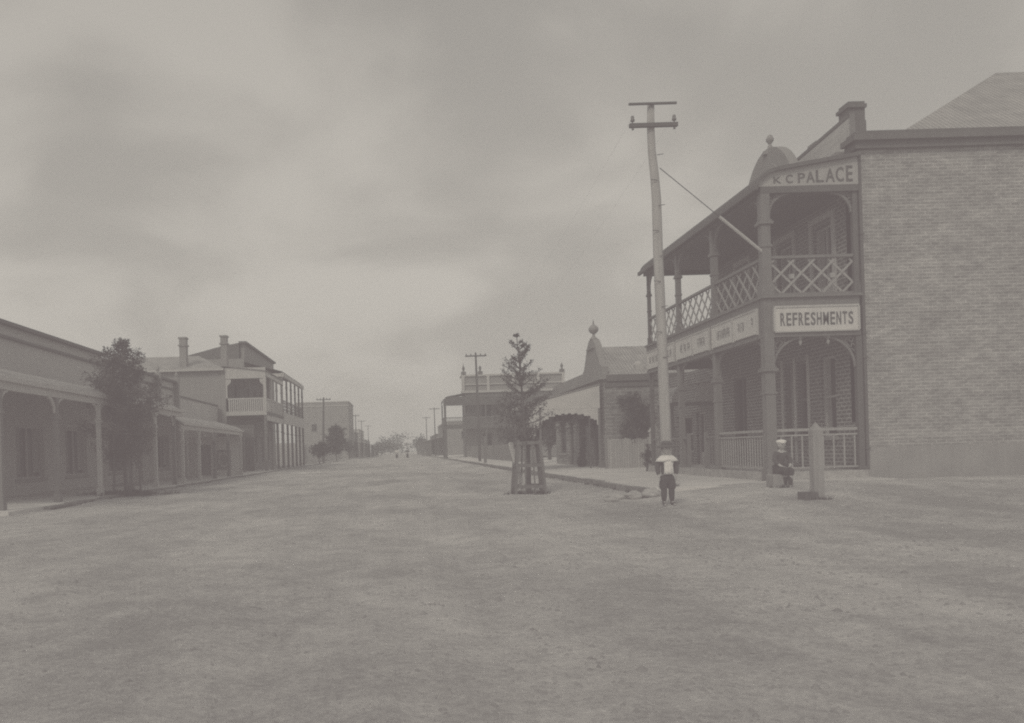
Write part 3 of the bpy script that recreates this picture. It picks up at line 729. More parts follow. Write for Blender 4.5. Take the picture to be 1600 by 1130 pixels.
def broad(name, label, x, y, zb, H, Rx, seed, leaf=.3, n=900, group=None, trunk=.3, m='leaf_far', cat='tree'):
    rnd = random.Random(seed); t = thing(name, label, cat, (x, y, zb), group)
    tr = MB(); tr.tube([(x, y, zb-.1), (x+.05*H*rnd.uniform(-1, 1), y, zb+H*.5), (x, y, zb+H*.75)], [H*.03, H*.022, H*.008], 7)
    fo = MB(); c = (x, y, zb+H*(trunk+(1-trunk)*.5)); rz = H*(1-trunk)*.5
    nb = 11
    for k in range(nb):
        a = rnd.uniform(0, 2*math.pi); e = rnd.uniform(-.9, 1); q = rnd.uniform(.35, .72)
        p = (c[0]+math.cos(a)*Rx*q*math.sqrt(max(.1, 1-e*e)), c[1]+math.sin(a)*Rx*q, c[2]+rz*.72*e)
        leaf_cloud(fo, p, Rx*rnd.uniform(.3, .5), n//nb, leaf, rnd, .8)
        tr.tube([(x, y, zb+H*trunk*.9), p], [H*.012, H*.004], 4, cap=False)
    tr.build('trunk', 'bark', t); fo.build('crown', m, t); return t

# guarded street tree
conifer('street_tree', 'young guarded street tree with sparse upright tips', 3.62, 23.6, .05, 4.45, .84, 17, crown0=.30, dens=1.35, leaf=.065, lean=-.22, openness=1.35, widest=.25, cat='tree')
tg = thing('tree_guard', 'tapering timber guard around the young street tree', 'tree guard', (3.6, 23.5, .05))
bt, tp = .42, .30
for sx in (-1, 1):
    for sy in (-1, 1):
        b = MB(); b.bar((3.6+sx*bt, 23.5+sy*bt, -.05), (3.6+sx*tp, 23.5+sy*tp, 1.5), .07); b.build('post', 'guard_timber', tg)
for z in (.16, .75, 1.38):
    r_ = bt+(tp-bt)*(z+.05)/1.55; b = MB()
    for s_ in (-1, 1):
        b.box(3.6-r_, 3.6+r_, 23.5+s_*r_-.02, 23.5+s_*r_+.02, z, z+.09); b.box(3.6+s_*r_-.02, 3.6+s_*r_+.02, 23.5-r_, 23.5+r_, z+.001, z+.088)
    b.build('rail', 'guard_timber', tg)
b = MB()
for k in (-.35, .3):
    for s_ in (-1, 1):
        b.bar((3.6+k*bt, 23.5+s_*bt, 0), (3.6+k*tp, 23.5+s_*tp, 1.42), .035); b.bar((3.6+s_*bt, 23.5+k*bt, 0), (3.6+s_*tp, 23.5+k*tp, 1.42), .035)
b.build('slat', 'guard_timber', tg)
b = MB(); b.bar((3.45, 23.3, 0.0), (3.18, 23.9, 1.45), .1); solo(b, 'leaning_stake', 'paint_light', 'pale leaning stake just left of the tree guard', 'stake', (3.45, 23.4, .0))

conifer('street_tree', 'big dark bushy tree before the shops across the street', -9.45, 28.6, .1, 5.2, 1.55, 13, crown0=.22, dens=3.2, leaf=.10, openness=.5, widest=.3)
b = MB()
for k in range(5):
    a = k*1.257+.3; b.bar((-9.45+math.cos(a)*.5, 28.6+math.sin(a)*.5, 0), (-9.45+math.cos(a)*.42, 28.6+math.sin(a)*.42, 1.5), .05)
for z in (.4, 1.3): 
    for k in range(5):
        a, c = k*1.257+.3, (k+1)*1.257+.3; b.bar((-9.45+math.cos(a)*.46, 28.6+math.sin(a)*.46, z), (-9.45+math.cos(c)*.46, 28.6+math.sin(c)*.46, z), .04)
solo(b, 'tree_guard', 'timber_dark', 'stick guard about the trunk of the big bushy tree', 'tree guard', (-9.45, 28.6, .1))
for i, (x, y, H, r_, lab) in enumerate(((-9.3, 96, 2.6, 1.5, 'low round street tree before the square block'), (-9.2, 120, 5.0, 1.7, 'pointed dark street tree before the square block'), (-9.2, 150, 3.6, 2.0, 'small street tree beyond the pointed one'))):
    (conifer if i == 1 else broad)('street_tree', lab, x, y, .1, H, r_, 31+i, leaf=.3, group='street trees far down the left kerb', m='leaf_far')
for i, (x, y, H, r_, lab) in enumerate(((-6.5, 300, 5.5, 5, 'distant tree left of the people in the road'), (-1.5, 330, 8, 8.0, 'broad distant tree closing the street'), (-4.5, 380, 6, 7, 'low distant tree behind the broad one'), (7.5, 300, 6.5, 3.6, 'round distant tree at the right end of the street'), (10, 340, 5.5, 3, 'smaller distant tree beside the round one'))):
    broad('distant_tree', lab, x, y, 0, H, r_, 51+i, leaf=.9, n=500, group='trees closing the far end of the street', trunk=.1)
fo = MB(); rnd = random.Random(5)
for k in range(150): leaf_cloud(fo, (-260+k*3.5, 430+rnd.uniform(-10, 10), rnd.uniform(1, 4.0)), 3.2, 22, 1.6, rnd, .7)
o = fo.build('treeline', 'leaf_far'); tag(o, 'low scrub along the horizon', kind='stuff')

# ------------------------------------------------------------------ right side beyond the corner building
# shop with the striped rounded awning, seen through the verandah
sh = thing('awning_shop', 'small shop with a rounded striped iron awning behind the verandah', 'shop', (11.8, 31.5, .25))
dd = [(32.6, 33.6, .3, 2.5), (34.0, 36.0, .9, 2.4)]
b = MB(); wall(b, '-x', 12.0, 31.2, 37.0, .1, 4.2, dd, thick=.3); b.box(12.31, 17, 31.2, 37, .1, 4.15); b.build('wall', 'brick_dark', sh)
window(sh, '-x', 12.0, *dd[0], kind='door', french=True, sash=False, frame='paint_light'); window(sh, '-x', 12.0, *dd[1], frame='paint_light', curtain=True)
b = MB(); b.sheet([(10.35, 2.75), (10.38, 3.0), (10.5, 3.22), (10.75, 3.4), (11.1, 3.5), (11.5, 3.56), (11.99, 3.6)], 'y', 31.6, 33.3, .03); b.build('awning_roof', 'stripes', sh)
b = MB(); b.prism([(11.25, 2.85), (11.98, 2.85), (11.98, 3.58), (11.5, 3.55), (11.32, 3.3)], 'y', 31.63, 31.66); b.prism([(10.42, 2.85), (10.95, 2.85), (10.75, 3.2), (10.5, 3.1)], 'y', 31.63, 31.66); b.build('awning_end', 'sign', sh, label='pale end boards of the rounded awning')
for y in (31.7, 33.2): verandah_post(sh, 10.4, y, .2, 2.8, .1, 'paint_post')
b = MB(); b.box(10.35, 12, 31.62, 31.7, 2.7, 2.84); b.box(10.35, 10.45, 31.7, 33.3, 2.7, 2.84); b.build('beam', 'paint_post', sh)
b = MB(); b.lathe((10.75, 31.3, .25), [(.09, 0), (.09, 1.15), (.12, 1.16), (.12, 1.22), (.05, 1.26), (.07, 1.36), (.01, 1.46)], 10)
solo(b, 'gate_post', 'paint_post', 'turned gate post with a knob beside the striped awning', 'post', (10.75, 31.3, .25))

# paling fence between the buildings, gate pier, garden tree
fn = thing('paling_fence', 'pale upright board fence between the palace verandah and brick shop', 'fence', (10.2, 36.2, .2))
b = MB(); rnd = random.Random(2)
for i in range(22):
    x = 9.0+i*.11; b.box(x, x+.1, 36.19+rnd.uniform(-.01, .012), 36.225, .15, 1.55+rnd.uniform(-.04, .04))
b.build('palings', 'pole', fn)
b = MB(); b.box(9, 11.4, 36.226, 36.28, .5, .58); b.box(9, 11.4, 36.226, 36.28, 1.25, 1.33); b.box(8.93, 8.999, 36.15, 36.3, .1, 1.7); b.build('rail', 'timber', fn)
b = MB(); b.box(9.55, 9.85, 31.6, 31.85, .1, 1.75); b.prism([(9.5, 1.751), (9.9, 1.751), (9.7, 2.05)], 'y', 31.57, 31.88)
solo(b, 'gate_pier', 'paint_light', 'pale gabled gate pier close behind the crooked pole', 'pier', (9.7, 31.7, .25))
broad('shrub', 'dark upright shrub at the foot of the gabled gate pier', 9.25, 31.2, .25, 1.15, .25, 8, leaf=.07, n=900, trunk=.05, m='leaf', cat='shrub')
broad('garden_tree', 'dark leafy tree leaning over the pale board fence', 10.5, 36.95, .2, 3.45, 1.0, 71, leaf=.12, n=5200, trunk=.3, m='leaf')
conifer('conical_shrub', 'small dark cone-shaped shrub on the footpath by the vine screen', 8.8, 40.3, .22, .95, .28, 14, crown0=.02, dens=1.5, leaf=.05, openness=0, widest=.05, cat='shrub')

# gabled brick shop with footpath verandah
gs = thing('gabled_shop', 'brick shop with bell-shaped gable, ball finial and footpath verandah', 'shop', (9.4, 38, .2))
b = MB(); wall(b, '-y', 38.0, 9.4, 18, .1, 4.45, thick=.3); wall(b, '-x', 9.4, 38.302, 50, .1, 4.45, [(39.2, 40.4, .25, 2.6), (41.3, 43.6, .9, 2.7), (45, 46.2, .25, 2.6), (47, 49, .9, 2.7)], thick=.3)
b.build('wall', 'brick_far', gs)
for h in ((39.2, 40.4, .25, 2.6), (45, 46.2, .25, 2.6)): window(gs, '-x', 9.4, *h, kind='door', french=True, sash=False)
for h in ((41.3, 43.6, .9, 2.7), (47, 49, .9, 2.7)): window(gs, '-x', 9.4, *h)
b = MB(); b.box(9.5, 18.1, 37.85, 37.998, 4.2, 4.48); b.box(9.42, 18.1, 37.93, 37.997, 3.95, 4.198); b.build('gutter', 'render_dark', gs)
b = MB(); b.add([(9.6, 37.95, 4.5), (18.2, 37.95, 4.5), (18.2, 45, 4.5), (9.6, 45, 4.5), (10.15, 41.2, 6.15), (18.2, 41.2, 6.15)], [(0, 1, 5, 4), (3, 4, 5, 2), (0, 4, 3), (1, 2, 5)]); b.build('roof', 'iron_roof_x', gs)
pr = [(38.0, 4.45), (38.0, 4.9), (38.35, 5.05), (38.75, 5.5), (39.1, 6.0), (39.55, 6.35), (40, 6.42), (40.45, 6.35), (40.9, 6.0), (41.25, 5.5), (41.65, 5.05), (42.0, 4.9), (50, 4.9), (50, 4.45)]
b = MB(); b.prism(pr, 'x', 9.32, 9.62)
b.box(9.2, 9.68, 37.9, 50, 4.3, 4.449); b.box(9.24, 9.66, 39.3, 40.7, 5.9, 5.98)
b.lathe((9.47, 40, 6.4), [(.2, 0), (.12, .1), (.06, .16), (.06, .25), (.15, .3), (.24, .42), (.24, .52), (.15, .64), (.05, .7), (.03, .85), (.005, .95)], 12); b.build('gable', 'render_mid', gs, label='bell-shaped gable with ball finial')
c = MB(); c.box(11.0, 11.35, 38.4, 38.8, 4.4, 4.95); c.lathe((11.17, 38.6, 4.951), [(.2, 0), (.19, .08), (.12, .17), (.02, .2)], 10); c.build('chimney', 'render_pale', gs)
b = MB(); b.sheet([(5.75, 3.22), (6.3, 3.38), (9.2, 4.08)], 'y', 38.0, 42.5, .035); b.build('verandah_roof', 'iron_roof', gs)
b = MB(); b.prism([(5.85, 3.0), (9.2, 3.0), (9.2, 4.07), (6.3, 3.37), (5.85, 3.24)], 'y', 38.05, 38.1)
b.box(5.7, 5.82, 38, 42.5, 3.1, 3.25)
# arch-shaped scalloped valance
n = 22; u0, u1 = 5.95, 9.2
for i in range(n):
    a, c_ = u0+(u1-u0)*i/n, u0+(u1-u0)*(i+1)/n; t = ((a+c_)/2-(u0+u1)/2-.2)/((u1-u0)/2-.1); zz = 1.75+1.05*math.sqrt(max(0, 1-min(1, abs(t))**2.6)) - .05*(i % 2)
    if zz < 2.99: b.box(a, c_, 38.055, 38.09, zz, 2.998)
b.build('valance', 'sign', gs, label='pale boarded screen cut to a scalloped arch')
for y in (38.1, 42.3): 
    for x in ((5.9, 6.45) if y < 39 else (5.9,)): verandah_post(gs, x, y, .2, 3.1, .1, 'paint_post')
verandah_post(gs, 9.15, 38.1, .2, 3.0, .1, 'paint_post'); verandah_post(gs, 8.72, 38.15, .2, 3.0, .05, 'paint_dark')
fo = MB(); rnd = random.Random(9)
for k in range(70):
    x = rnd.uniform(6.3, 9.1); t = (x-7.75)/1.5; zt = 2.0+.75*math.sqrt(max(0, 1-min(1, abs(t))**2.6)); leaf_cloud(fo, (x, 38.6+rnd.uniform(0, .5), zt-rnd.uniform(-.1, .28)), .2, 40, .1, rnd)
for k in range(26): leaf_cloud(fo, (rnd.choice((6.45, 9.0))+rnd.uniform(-.12, .12), 38.6, rnd.uniform(1.6, 2.5)), .16, 34, .1, rnd)
for k in range(12): leaf_cloud(fo, (rnd.uniform(7.2, 9.2), 39.6+rnd.uniform(-.5, 1), rnd.uniform(2.0, 2.6)), .25, 26, .12, rnd)
o = fo.build('climbing_vine', 'leaf'); tag(o, 'dark vine hanging along the arched screen of the shop verandah', 'vine')

# long picket fence beyond, running along the street
fn = thing('picket_fence', 'long grey picket fence running on to the parapet hotel', 'fence', (8.6, 51, .2))
b = MB(); y = 51
while y < 100: b.box(8.6, 8.63, y, y+.16, .2, 1.6); y += .24
b.build('pickets', 'timber', fn)
b = MB(); b.box(8.631, 8.69, 51, 100, .55, .65); b.box(8.631, 8.69, 51, 100, 1.25, 1.35); b.build('rail', 'timber', fn)
for i, (x, y, H, r_) in enumerate(((11, 56, 5.2, 2.1), (11.5, 64, 5.0, 2.3), (11.2, 75, 4.6, 2.4))):
    broad('garden_tree', ['nearest dark tree over the long picket fence', 'middle dark tree over the long picket fence', 'far dark tree over the long picket fence'][i], x, y, .1, H, r_, 80+i, leaf=.24, n=2200, trunk=.2, m='leaf', group='garden trees behind the picket fence')
b = MB(); b.box(6.25, 6.45, 62, 62.2, .1, 2.2); solo(b, 'short_post', 'paint_post', 'pale post on the footpath short of the far telegraph pole', 'post', (6.35, 62, .1))

# parapet hotel
ht = thing('parapet_hotel', 'two-storey hotel with long flat parapet and deep verandah', 'building', (8.4, 110, .1))
b = MB(); wall(b, '-y', 110, 8.6, 21.8, .1, 11, [(11+3.2*i, 12.2+3.2*i, z, z+2.3) for i in range(3) for z in (1.0, 5.2)], thick=.4); wall(b, '-x', 8.6, 110.4, 112.6, .1, 11, thick=.4); b.box(13, 21.6, 110.41, 135, .1, 10.5); b.build('wall', 'render_mid', ht)
for i in range(3):
    for z in (1.0, 5.2): window(ht, '-y', 110, 11+3.2*i, 12.2+3.2*i, z, z+2.3)
b = MB(); b.box(8.3, 22.1, 109.6, 110.4, 8.7, 9.0); b.box(8.35, 22.05, 109.75, 112.6, 10.9, 11.12); b.box(8.4, 22, 109.8, 109.99, 9.75, 9.9)
for x in (8.6, 11.9, 15.2, 18.5, 21.8): b.box(x-.18, x+.18, 109.72, 109.99, 9.0, 10.9)
b.build('parapet', 'render_pale', ht)
b = MB()
for x, h in ((8.7, 1.0), (10.9, .45), (21.7, .7)):
    b.box(x-.3, x+.3, 109.7, 110.3, 11.12, 11.5); b.lathe((x, 110, 11.5), [(.2, 0), (.1, .15), (.18, .4), (.2, .5), (.08, .75), (.03, h*.9+.1), (.01, h*.9+.3)], 8)
b.build('finial', 'render_dark', ht)
VY, VE = 107.2, 112.5
b = MB(); b.sheet([(5.7, 7.3), (5.8, 7.75), (6.2, 8.1), (8.6, 8.5)], 'y', VY, VE, .05)
b.sheet([(VY, 7.3), (VY+.1, 7.75), (VY+.4, 8.1), (109.99, 8.5)], 'x', 8.602, 19.5, .05)
b.prism([(5.75, 6.95), (19.5, 6.95), (19.5, 7.9), (6.2, 8.1), (5.8, 7.75)], 'y', VY-.02, VY+.06); b.build('verandah_roof', 'roof_dark', ht)
b = MB(); b.box(5.75, 19.4, VY+.02, VY+.14, 3.95, 4.5); b.box(5.75, 5.87, VY+.142, VE, 3.95, 4.5); b.box(5.88, 19.4, VY+.142, 109.98, 4.3, 4.48); b.box(5.88, 8.58, 109.99, VE, 4.3, 4.48); b.build('balcony_floor', 'paint_dark', ht)
b = MB(); b.box(5.75, 19.4, VY+.03, VY+.11, 5.35, 5.45)
for i in range(66): b.box(5.85+i*.205, 5.92+i*.205, VY+.05, VY+.09, 4.5, 5.35)
b.build('balustrade', 'paint_post', ht)
b = MB(); b.box(5.75, 5.83, VY+.2, VE, 5.35, 5.45)
for i in range(20): b.box(5.77, 5.81, VY+.3+i*.24, VY+.36+i*.24, 4.5, 5.35)
b.build('balustrade', 'paint_post', ht)
for x in (5.95, 8.5, 11.2, 13.9, 16.6, 19.3):
    verandah_post(ht, x, VY+.1, .1, 3.95, .34 if x < 6 else .2, 'paint_dark'); verandah_post(ht, x, VY+.08, 4.5, 6.95, .28 if x < 6 else .17, 'paint_dark')
for y in (VE-.1,): verandah_post(ht, 5.95, y, .1, 3.95, .2, 'paint_dark'); verandah_post(ht, 5.85, y, 4.5, 7.3, .17, 'paint_dark')

# further buildings, right
def simple_shop(name, label, x0, x1, y0, y1, h, side, m='render_mid', ver=True, group=None, n=3, vh=3.2):
    """street block: side=-1 stands on the left of the street (its front faces +x)"""
    s = thing(name, label, 'building', ((x0+x1)/2, y0, .1), group)
    fx = x1 if side < 0 else x0; fac = '+x' if side < 0 else '-x'
    L = y1-y0; hol = [(y0+L*(i+.25)/n, y0+L*(i+.6)/n, .9, 2.6) for i in range(n)]
    if h > 6: hol += [(a, c, 4.6, 6.4) for a, c, *_ in hol]
    ends = [(x0+(x1-x0)*.3, x0+(x1-x0)*.3+1, h*.5, h*.5+1.4)] if h > 6 else []
    b = MB(); wall(b, '-y', y0, x0, x1, .1, h, ends, thick=.3); wall(b, fac, fx, y0+.302, y1, .1, h, hol, thick=.3); b.build('wall', m, s)
    for q in hol: window(s, fac, fx, *q)
    for q in ends: window(s, '-y', y0, *q)
    b = MB(); b.box(x0-.1, x1+.1, y0-.12, y0+.3, h-.8, h-.65); b.box(x0-.08, x1+.08, y0-.1, y0+.35, h, h+.15); b.box(fx-.15, fx+.15, y0+.36, y1, h, h+.15); b.build('cornice', 'render_pale', s)
    b = MB(); b.prism([(x0+.2, h-.5), (x1-.2, h-.5), ((x0+x1)/2, h-.1)], 'y', y0+.4, y1); b.build('roof', 'iron_roof_x', s)
    if ver:
        k = -1 if side < 0 else 1; xa = fx-k*3.1
        b = MB(); b.sheet(sorted([(xa, vh), (fx, vh+.7)]), 'y', y0, y1, .05); b.build('verandah_roof', 'iron_roof', s)
        y = y0+.1
        while y < y1: verandah_post(s, xa+k*.1, y, .1, vh, .13); y += L/max(2, round(L/4))
    return s
simple_shop('shop', 'verandah shop just beyond the parapet hotel', 8.8, 18, 155, 190, 6.5, 1, 'render_mid', group='far shops on the right side', n=4)
simple_shop('shop', 'low verandah shop past the hotel, second one', 8.8, 16, 195, 240, 5.0, 1, 'render_dark', group='far shops on the right side', n=4)
simple_shop('shop', 'last low shop before the round distant tree', 8.8, 16, 250, 285, 4.2, 1, 'render_mid', group='far shops on the right side', n=4)

# ------------------------------------------------------------------ left side
def parapet_shop(name, label, y0, y1, h, vh, posts, m='render_pale', yv1=None, valance=.3, fin=()):
    yv1 = yv1 or y1
    s = thing(name, label, 'shop', (-13.4, y0, .12))
    L = y1-y0; n = max(2, int(L/3.6)); hol = []
    for i in range(n):
        a = y0+.5+i*(L-.6)/n; hol.append((a, a+1.1, .16, 2.5) if i % 3 == 1 else (a, a+2.3, .7, 2.6))
    b = MB(); wall(b, '+x', -13.4, y0, y1, .05, h, hol, thick=.3); b.box(-22, -13.72, y0+.01, y1-.01, .05, h-.9); b.build('wall', 'shop_wall', s)
    for q in hol: window(s, '+x', -13.4, *q, kind='door' if q[2] < .3 else 'window', french=q[2] < .3, sash=False, curtain=True, frame='paint_light')
    b = MB(); b.box(-13.75, -13.18, y0, y1, h, h+.12); b.box(-13.399, -13.28, y0, y1, h-.45, h-.36)
    b.build('cornice', 'render_dark', s)
    for y in fin:
        b = MB(); b.box(-13.39, -13.1, y-.13, y+.13, vh+.9, h+.3); b.lathe((-13.25, y, h+.301), [(.13, 0), (.06, .06), (.11, .16), (.08, .28), (.02, .42)], 8); b.build('pilaster', 'render_mid', s)
    b = MB(); b.sheet([(-13.39, vh+.75), (-11.2, vh+.42), (-10.2, vh+.12), (-9.85, vh-.1)], 'y', y0, yv1, .04); b.build('verandah_roof', 'iron_roof', s)
    b = MB(); b.box(-9.95, -9.86, y0, yv1, vh-.36, vh-.14); b.box(-9.84, -9.76, y0, yv1, vh-.16, vh-.04); b.build('beam', 'render_pale', s)
    for y in posts:
        verandah_post(s, -9.9, y, .1, vh-.36, .14, 'paint_light' if int(y) % 2 else 'paint_post', collar=vh-.95)
        for sg_ in (-1, 1):
            q = MB(); pts = [(y+sg_*(.06+.4*(1-math.cos(t))), vh-.8+.42*math.sin(t)) for t in (0, .4, .8, 1.2, 1.57)]
            for (a, c), (e, f) in zip(pts, pts[1:]): q.bar((-9.9, a, c), (-9.9, e, f), .06, .06)
            q.build('bracket', 'paint_light', s)
    return s
parapet_shop('parapet_shop', 'near shop with the taller verandah half hidden by the bushy tree', 20, 37.7, 6.0, 3.5, [20.6, 24, 27.4, 30.6, 33.7, 36.5], fin=())
sB = parapet_shop('parapet_shop', 'long low shop with pilastered parapet and lower verandah', 37.72, 50, 5.75, 2.95, [37.9, 41, 44.4, 48, 51.8], yv1=52.3, fin=(42.6, 46, 49.8))
# end screen wall with door and poster
b = MB(); wall(b, '-y', 52.35, -13.3, -10.05, .1, 2.55, [(-12.7, -11.9, .15, 2.05)], depth=.12, thick=.15); b.build('end_screen', 'cloth_white', sB)
b = MB(); b.box(-12.68, -11.92, 52.43, 52.46, .16, 2.03); b.build('door', 'render_mid', sB)
ps = thing('round_poster', 'small poster with a pale ring beside the verandah end door', 'poster', (-11.1, 52.3, .7))
b = MB(); b.box(-11.55, -10.65, 52.31, 52.348, .45, 1.7); b.build('poster_board', 'render_mid', ps)
b = MB(); n = 20
for i in range(n):
    a, c = 2*math.pi*i/n, 2*math.pi*(i+1)/n; b.bar((-11.1+.3*math.cos(a), 52.3, 1.1+.42*math.sin(a)), (-11.1+.3*math.cos(c), 52.3, 1.1+.42*math.sin(c)), .12, .012, up=(0, 1, 0))
b.build('ring', 'sign', ps)
# low building between shop and hotel
b = thing('yard_building', 'low pale rendered building filling the gap before the balcony hotel', 'building', (-13.4, 50.1, .1))
q = MB(); q.box(-17, -13.45, 50.4, 61.8, .1, 5.0); q.build('wall', 'render_pale', b)
q = MB(); q.box(-17.05, -13.4, 50.35, 61.75, 5.001, 5.12); q.build('cornice', 'render_dark', b)
q = MB(); q.sheet([(-13.44, 3.6), (-11, 3.15)], 'y', 52.7, 61.7, .04); q.build('lean_to_roof', 'iron_roof', b)
for y in (53, 56, 59): verandah_post(b, -11.05, y, .1, 3.1, .12)

# balcony hotel
hb = thing('balcony_hotel', 'two-storey hotel with boxed balcony end and two tall chimneys', 'building', (-13, 62, .1))
b = MB(); wall(b, '-y', 62.0, -26, -13.15, .1, 7.75, thick=.35); wall(b, '+x', -13.15, 62.352, 71, .1, 7.9, [(63.5, 64.6, 4.65, 7.0), (66.8, 67.9, 4.65, 7.0), (63.5, 64.6, .2, 2.7), (66.5, 68.5, .9, 2.9)], thick=.35)
b.box(-13.15, -12.85, 61.94, 62.3, .1, 7.9); b.build('wall', 'render_mid', hb)
window(hb, '+x', -13.15, 63.5, 64.6, 4.65, 7.0, kind='door', french=True, sash=False); window(hb, '+x', -13.15, 66.8, 67.9, 4.65, 7.0, kind='door', french=True, sash=False)
window(hb, '+x', -13.15, 63.5, 64.6, .2, 2.7, kind='door', french=True, sash=False); window(hb, '+x', -13.15, 66.5, 68.5, .9, 2.9)
b = MB(); b.add([(-26.3, 61.7, 7.85), (-12.95, 61.7, 7.85), (-12.95, 71, 7.85), (-26.3, 71, 7.85), (-23, 66.3, 9.35), (-15.8, 66.3, 9.35)], [(0, 1, 5, 4), (1, 2, 5), (2, 3, 4, 5), (3, 0, 4), (0, 3, 2, 1)]); b.build('roof', 'iron_roof_x', hb)
b = MB(); b.box(-26.4, -12.9, 61.6, 61.75, 7.68, 7.84); b.build('gutter', 'paint_light', hb)
chimney(hb, -16.05, 62.6, 7.5, 10.2, .5, .6, 'render_mid', .08); chimney(hb, -12.98, 62.6, 7.5, 10.25, .45, .6, 'render_mid', .08)
hx = -9.95
b = MB(); b.box(-12.84, hx+.1, 61.9, 62.1, 7.05, 7.85); b.box(-12.84, -12.72, 61.95, 62.1, 5.6, 7.05); b.box(hx-.08, hx+.12, 61.88, 62.12, 4.3, 7.05)
b.box(-12.84, hx+.1, 61.9, 62.1, 4.3, 4.6); b.box(-12.72, -12.45, 61.96, 62.08, 6.8, 7.05); b.box(hx-.35, hx-.08, 61.96, 62.08, 6.8, 7.05)
for (u, sg_) in ((-12.72, 1), (hx-.08, -1)):
    b.prism([(u, 6.8), (u+sg_*.27, 6.8), (u, 6.5)], 'y', 61.97, 62.07)
b.build('balcony_frame', 'paint_light', hb)
b = MB(); b.box(-12.72, hx-.08, 61.97, 62.05, 5.5, 5.6)
for i in range(17): b.box(-12.66+i*.158, -12.56+i*.158, 61.98, 62.02, 4.6, 5.5)
for i in range(50): b.box(hx-.0, hx+.03, 62.2+i*.175, 62.31+i*.175, 4.6, 5.5)
b.box(hx-.04, hx+.06, 62.12, 71, 5.5, 5.6); b.build('balustrade', 'paint_light', hb)
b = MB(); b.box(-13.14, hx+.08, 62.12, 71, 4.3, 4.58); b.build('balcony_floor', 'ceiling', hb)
b = MB(); b.sheet([(-13.14, 8.0), (hx+.2, 7.55)], 'y', 61.8, 71, .06); b.build('verandah_roof', 'iron_roof', hb)
b = MB(); b.box(hx-.05, hx+.15, 62.12, 71, 7.2, 7.5); b.box(hx-.05, hx+.1, 62.12, 71, 3.9, 4.29); b.build('beam', 'paint_light', hb)
for y in (62.0, 65, 68, 70.9):
    verandah_post(hb, hx, y, .1, 3.9 if y > 62 else 4.3, .18, 'paint_post', collar=3.2)
    if y > 62.5: verandah_post(hb, hx, y, 4.6, 7.2, .15, 'paint_light', collar=6.5)
b = MB(); b.box(-12.9, -10.9, 62.3, 62.36, .12, 3.6); b.build('board_screen', 'boards_dark', hb)

# taller neighbour with verandah
nb = thing('ornate_hotel', 'taller ornate two-storey hotel with lacework verandah next door', 'building', (-13, 71, .1))
hol = [(72+i*3.4, 73.1+i*3.4, z, z+2.3) for i in range(4) for z in (.8, 5.0)]
b = MB(); wall(b, '-y', 71.02, -24, -13.1, .1, 9.6, thick=.35); wall(b, '+x', -13.1, 71.372, 88, .1, 10.9, hol, thick=.35); b.build('wall', 'render_mid', nb)
for h in hol: window(nb, '+x', -13.1, *h, frame='paint_light')
b = MB(); b.box(-13.5, -12.85, 71.0, 88, 10.9, 11.08); b.prism([(-19.5, 9.6), (-13.5, 9.6), (-13.5, 10.95), (-15.0, 10.7)], 'y', 71.05, 86); b.build('parapet', 'render_dark', nb)
b = MB(); b.sheet([(-13.1, 9.3), (hx+.1, 8.35)], 'y', 71.05, 86, .06); b.build('verandah_roof', 'roof_dark', nb)
b = MB(); b.box(hx-.02, hx+.2, 71.05, 86, 7.95, 8.3); b.box(hx-.02, hx+.15, 71.05, 86, 3.95, 4.9); b.box(-13.0, hx, 71.05, 71.2, 7.95, 8.25); b.build('beam', 'paint_light', nb)
b = MB(); b.box(-13.05, hx-.03, 71.1, 86, 4.5, 4.7); b.build('balcony_floor', 'ceiling', nb)
for k in range(6):
    y = 71.2+k*2.94; verandah_post(nb, hx, y, .1, 3.95, .17, 'paint_dark', collar=3.1); verandah_post(nb, hx, y, 4.9, 7.95, .15, 'paint_post', collar=7.2)
lattice(nb, '-x', hx, 71.3, 85.9, 4.9, 5.95, .55, boss=False, m='paint_post', w=.06)
simple_shop('square_block', 'plain square two-storey block beyond the verandah hotels', -20.5, -10, 165, 182, 11.4, -1, 'render_mid', ver=False, n=3)
b = thing('yard_wall', 'low pale wall between the ornate hotel and the square block', 'wall', (-11, 95, .1))
q = MB(); q.box(-14.5, -11.0, 95, 95.3, .1, 2.6); q.box(-11.3, -11.0, 95.3, 160, .1, 2.4); q.build('wall_panel', 'render_pale', b)
simple_shop('shop', 'dark low shop next beyond the square block', -17, -10.5, 190, 212, 6.0, -1, 'render_mid', group='far shops on the left side')
simple_shop('shop', 'pale low shop, middle one of the far left row', -16, -10.5, 216, 245, 7.2, -1, 'render_pale', group='far shops on the left side')
simple_shop('shop', 'last low shop on the left before the distant trees', -16, -10.5, 250, 290, 5.0, -1, 'render_mid', group='far shops on the left side')

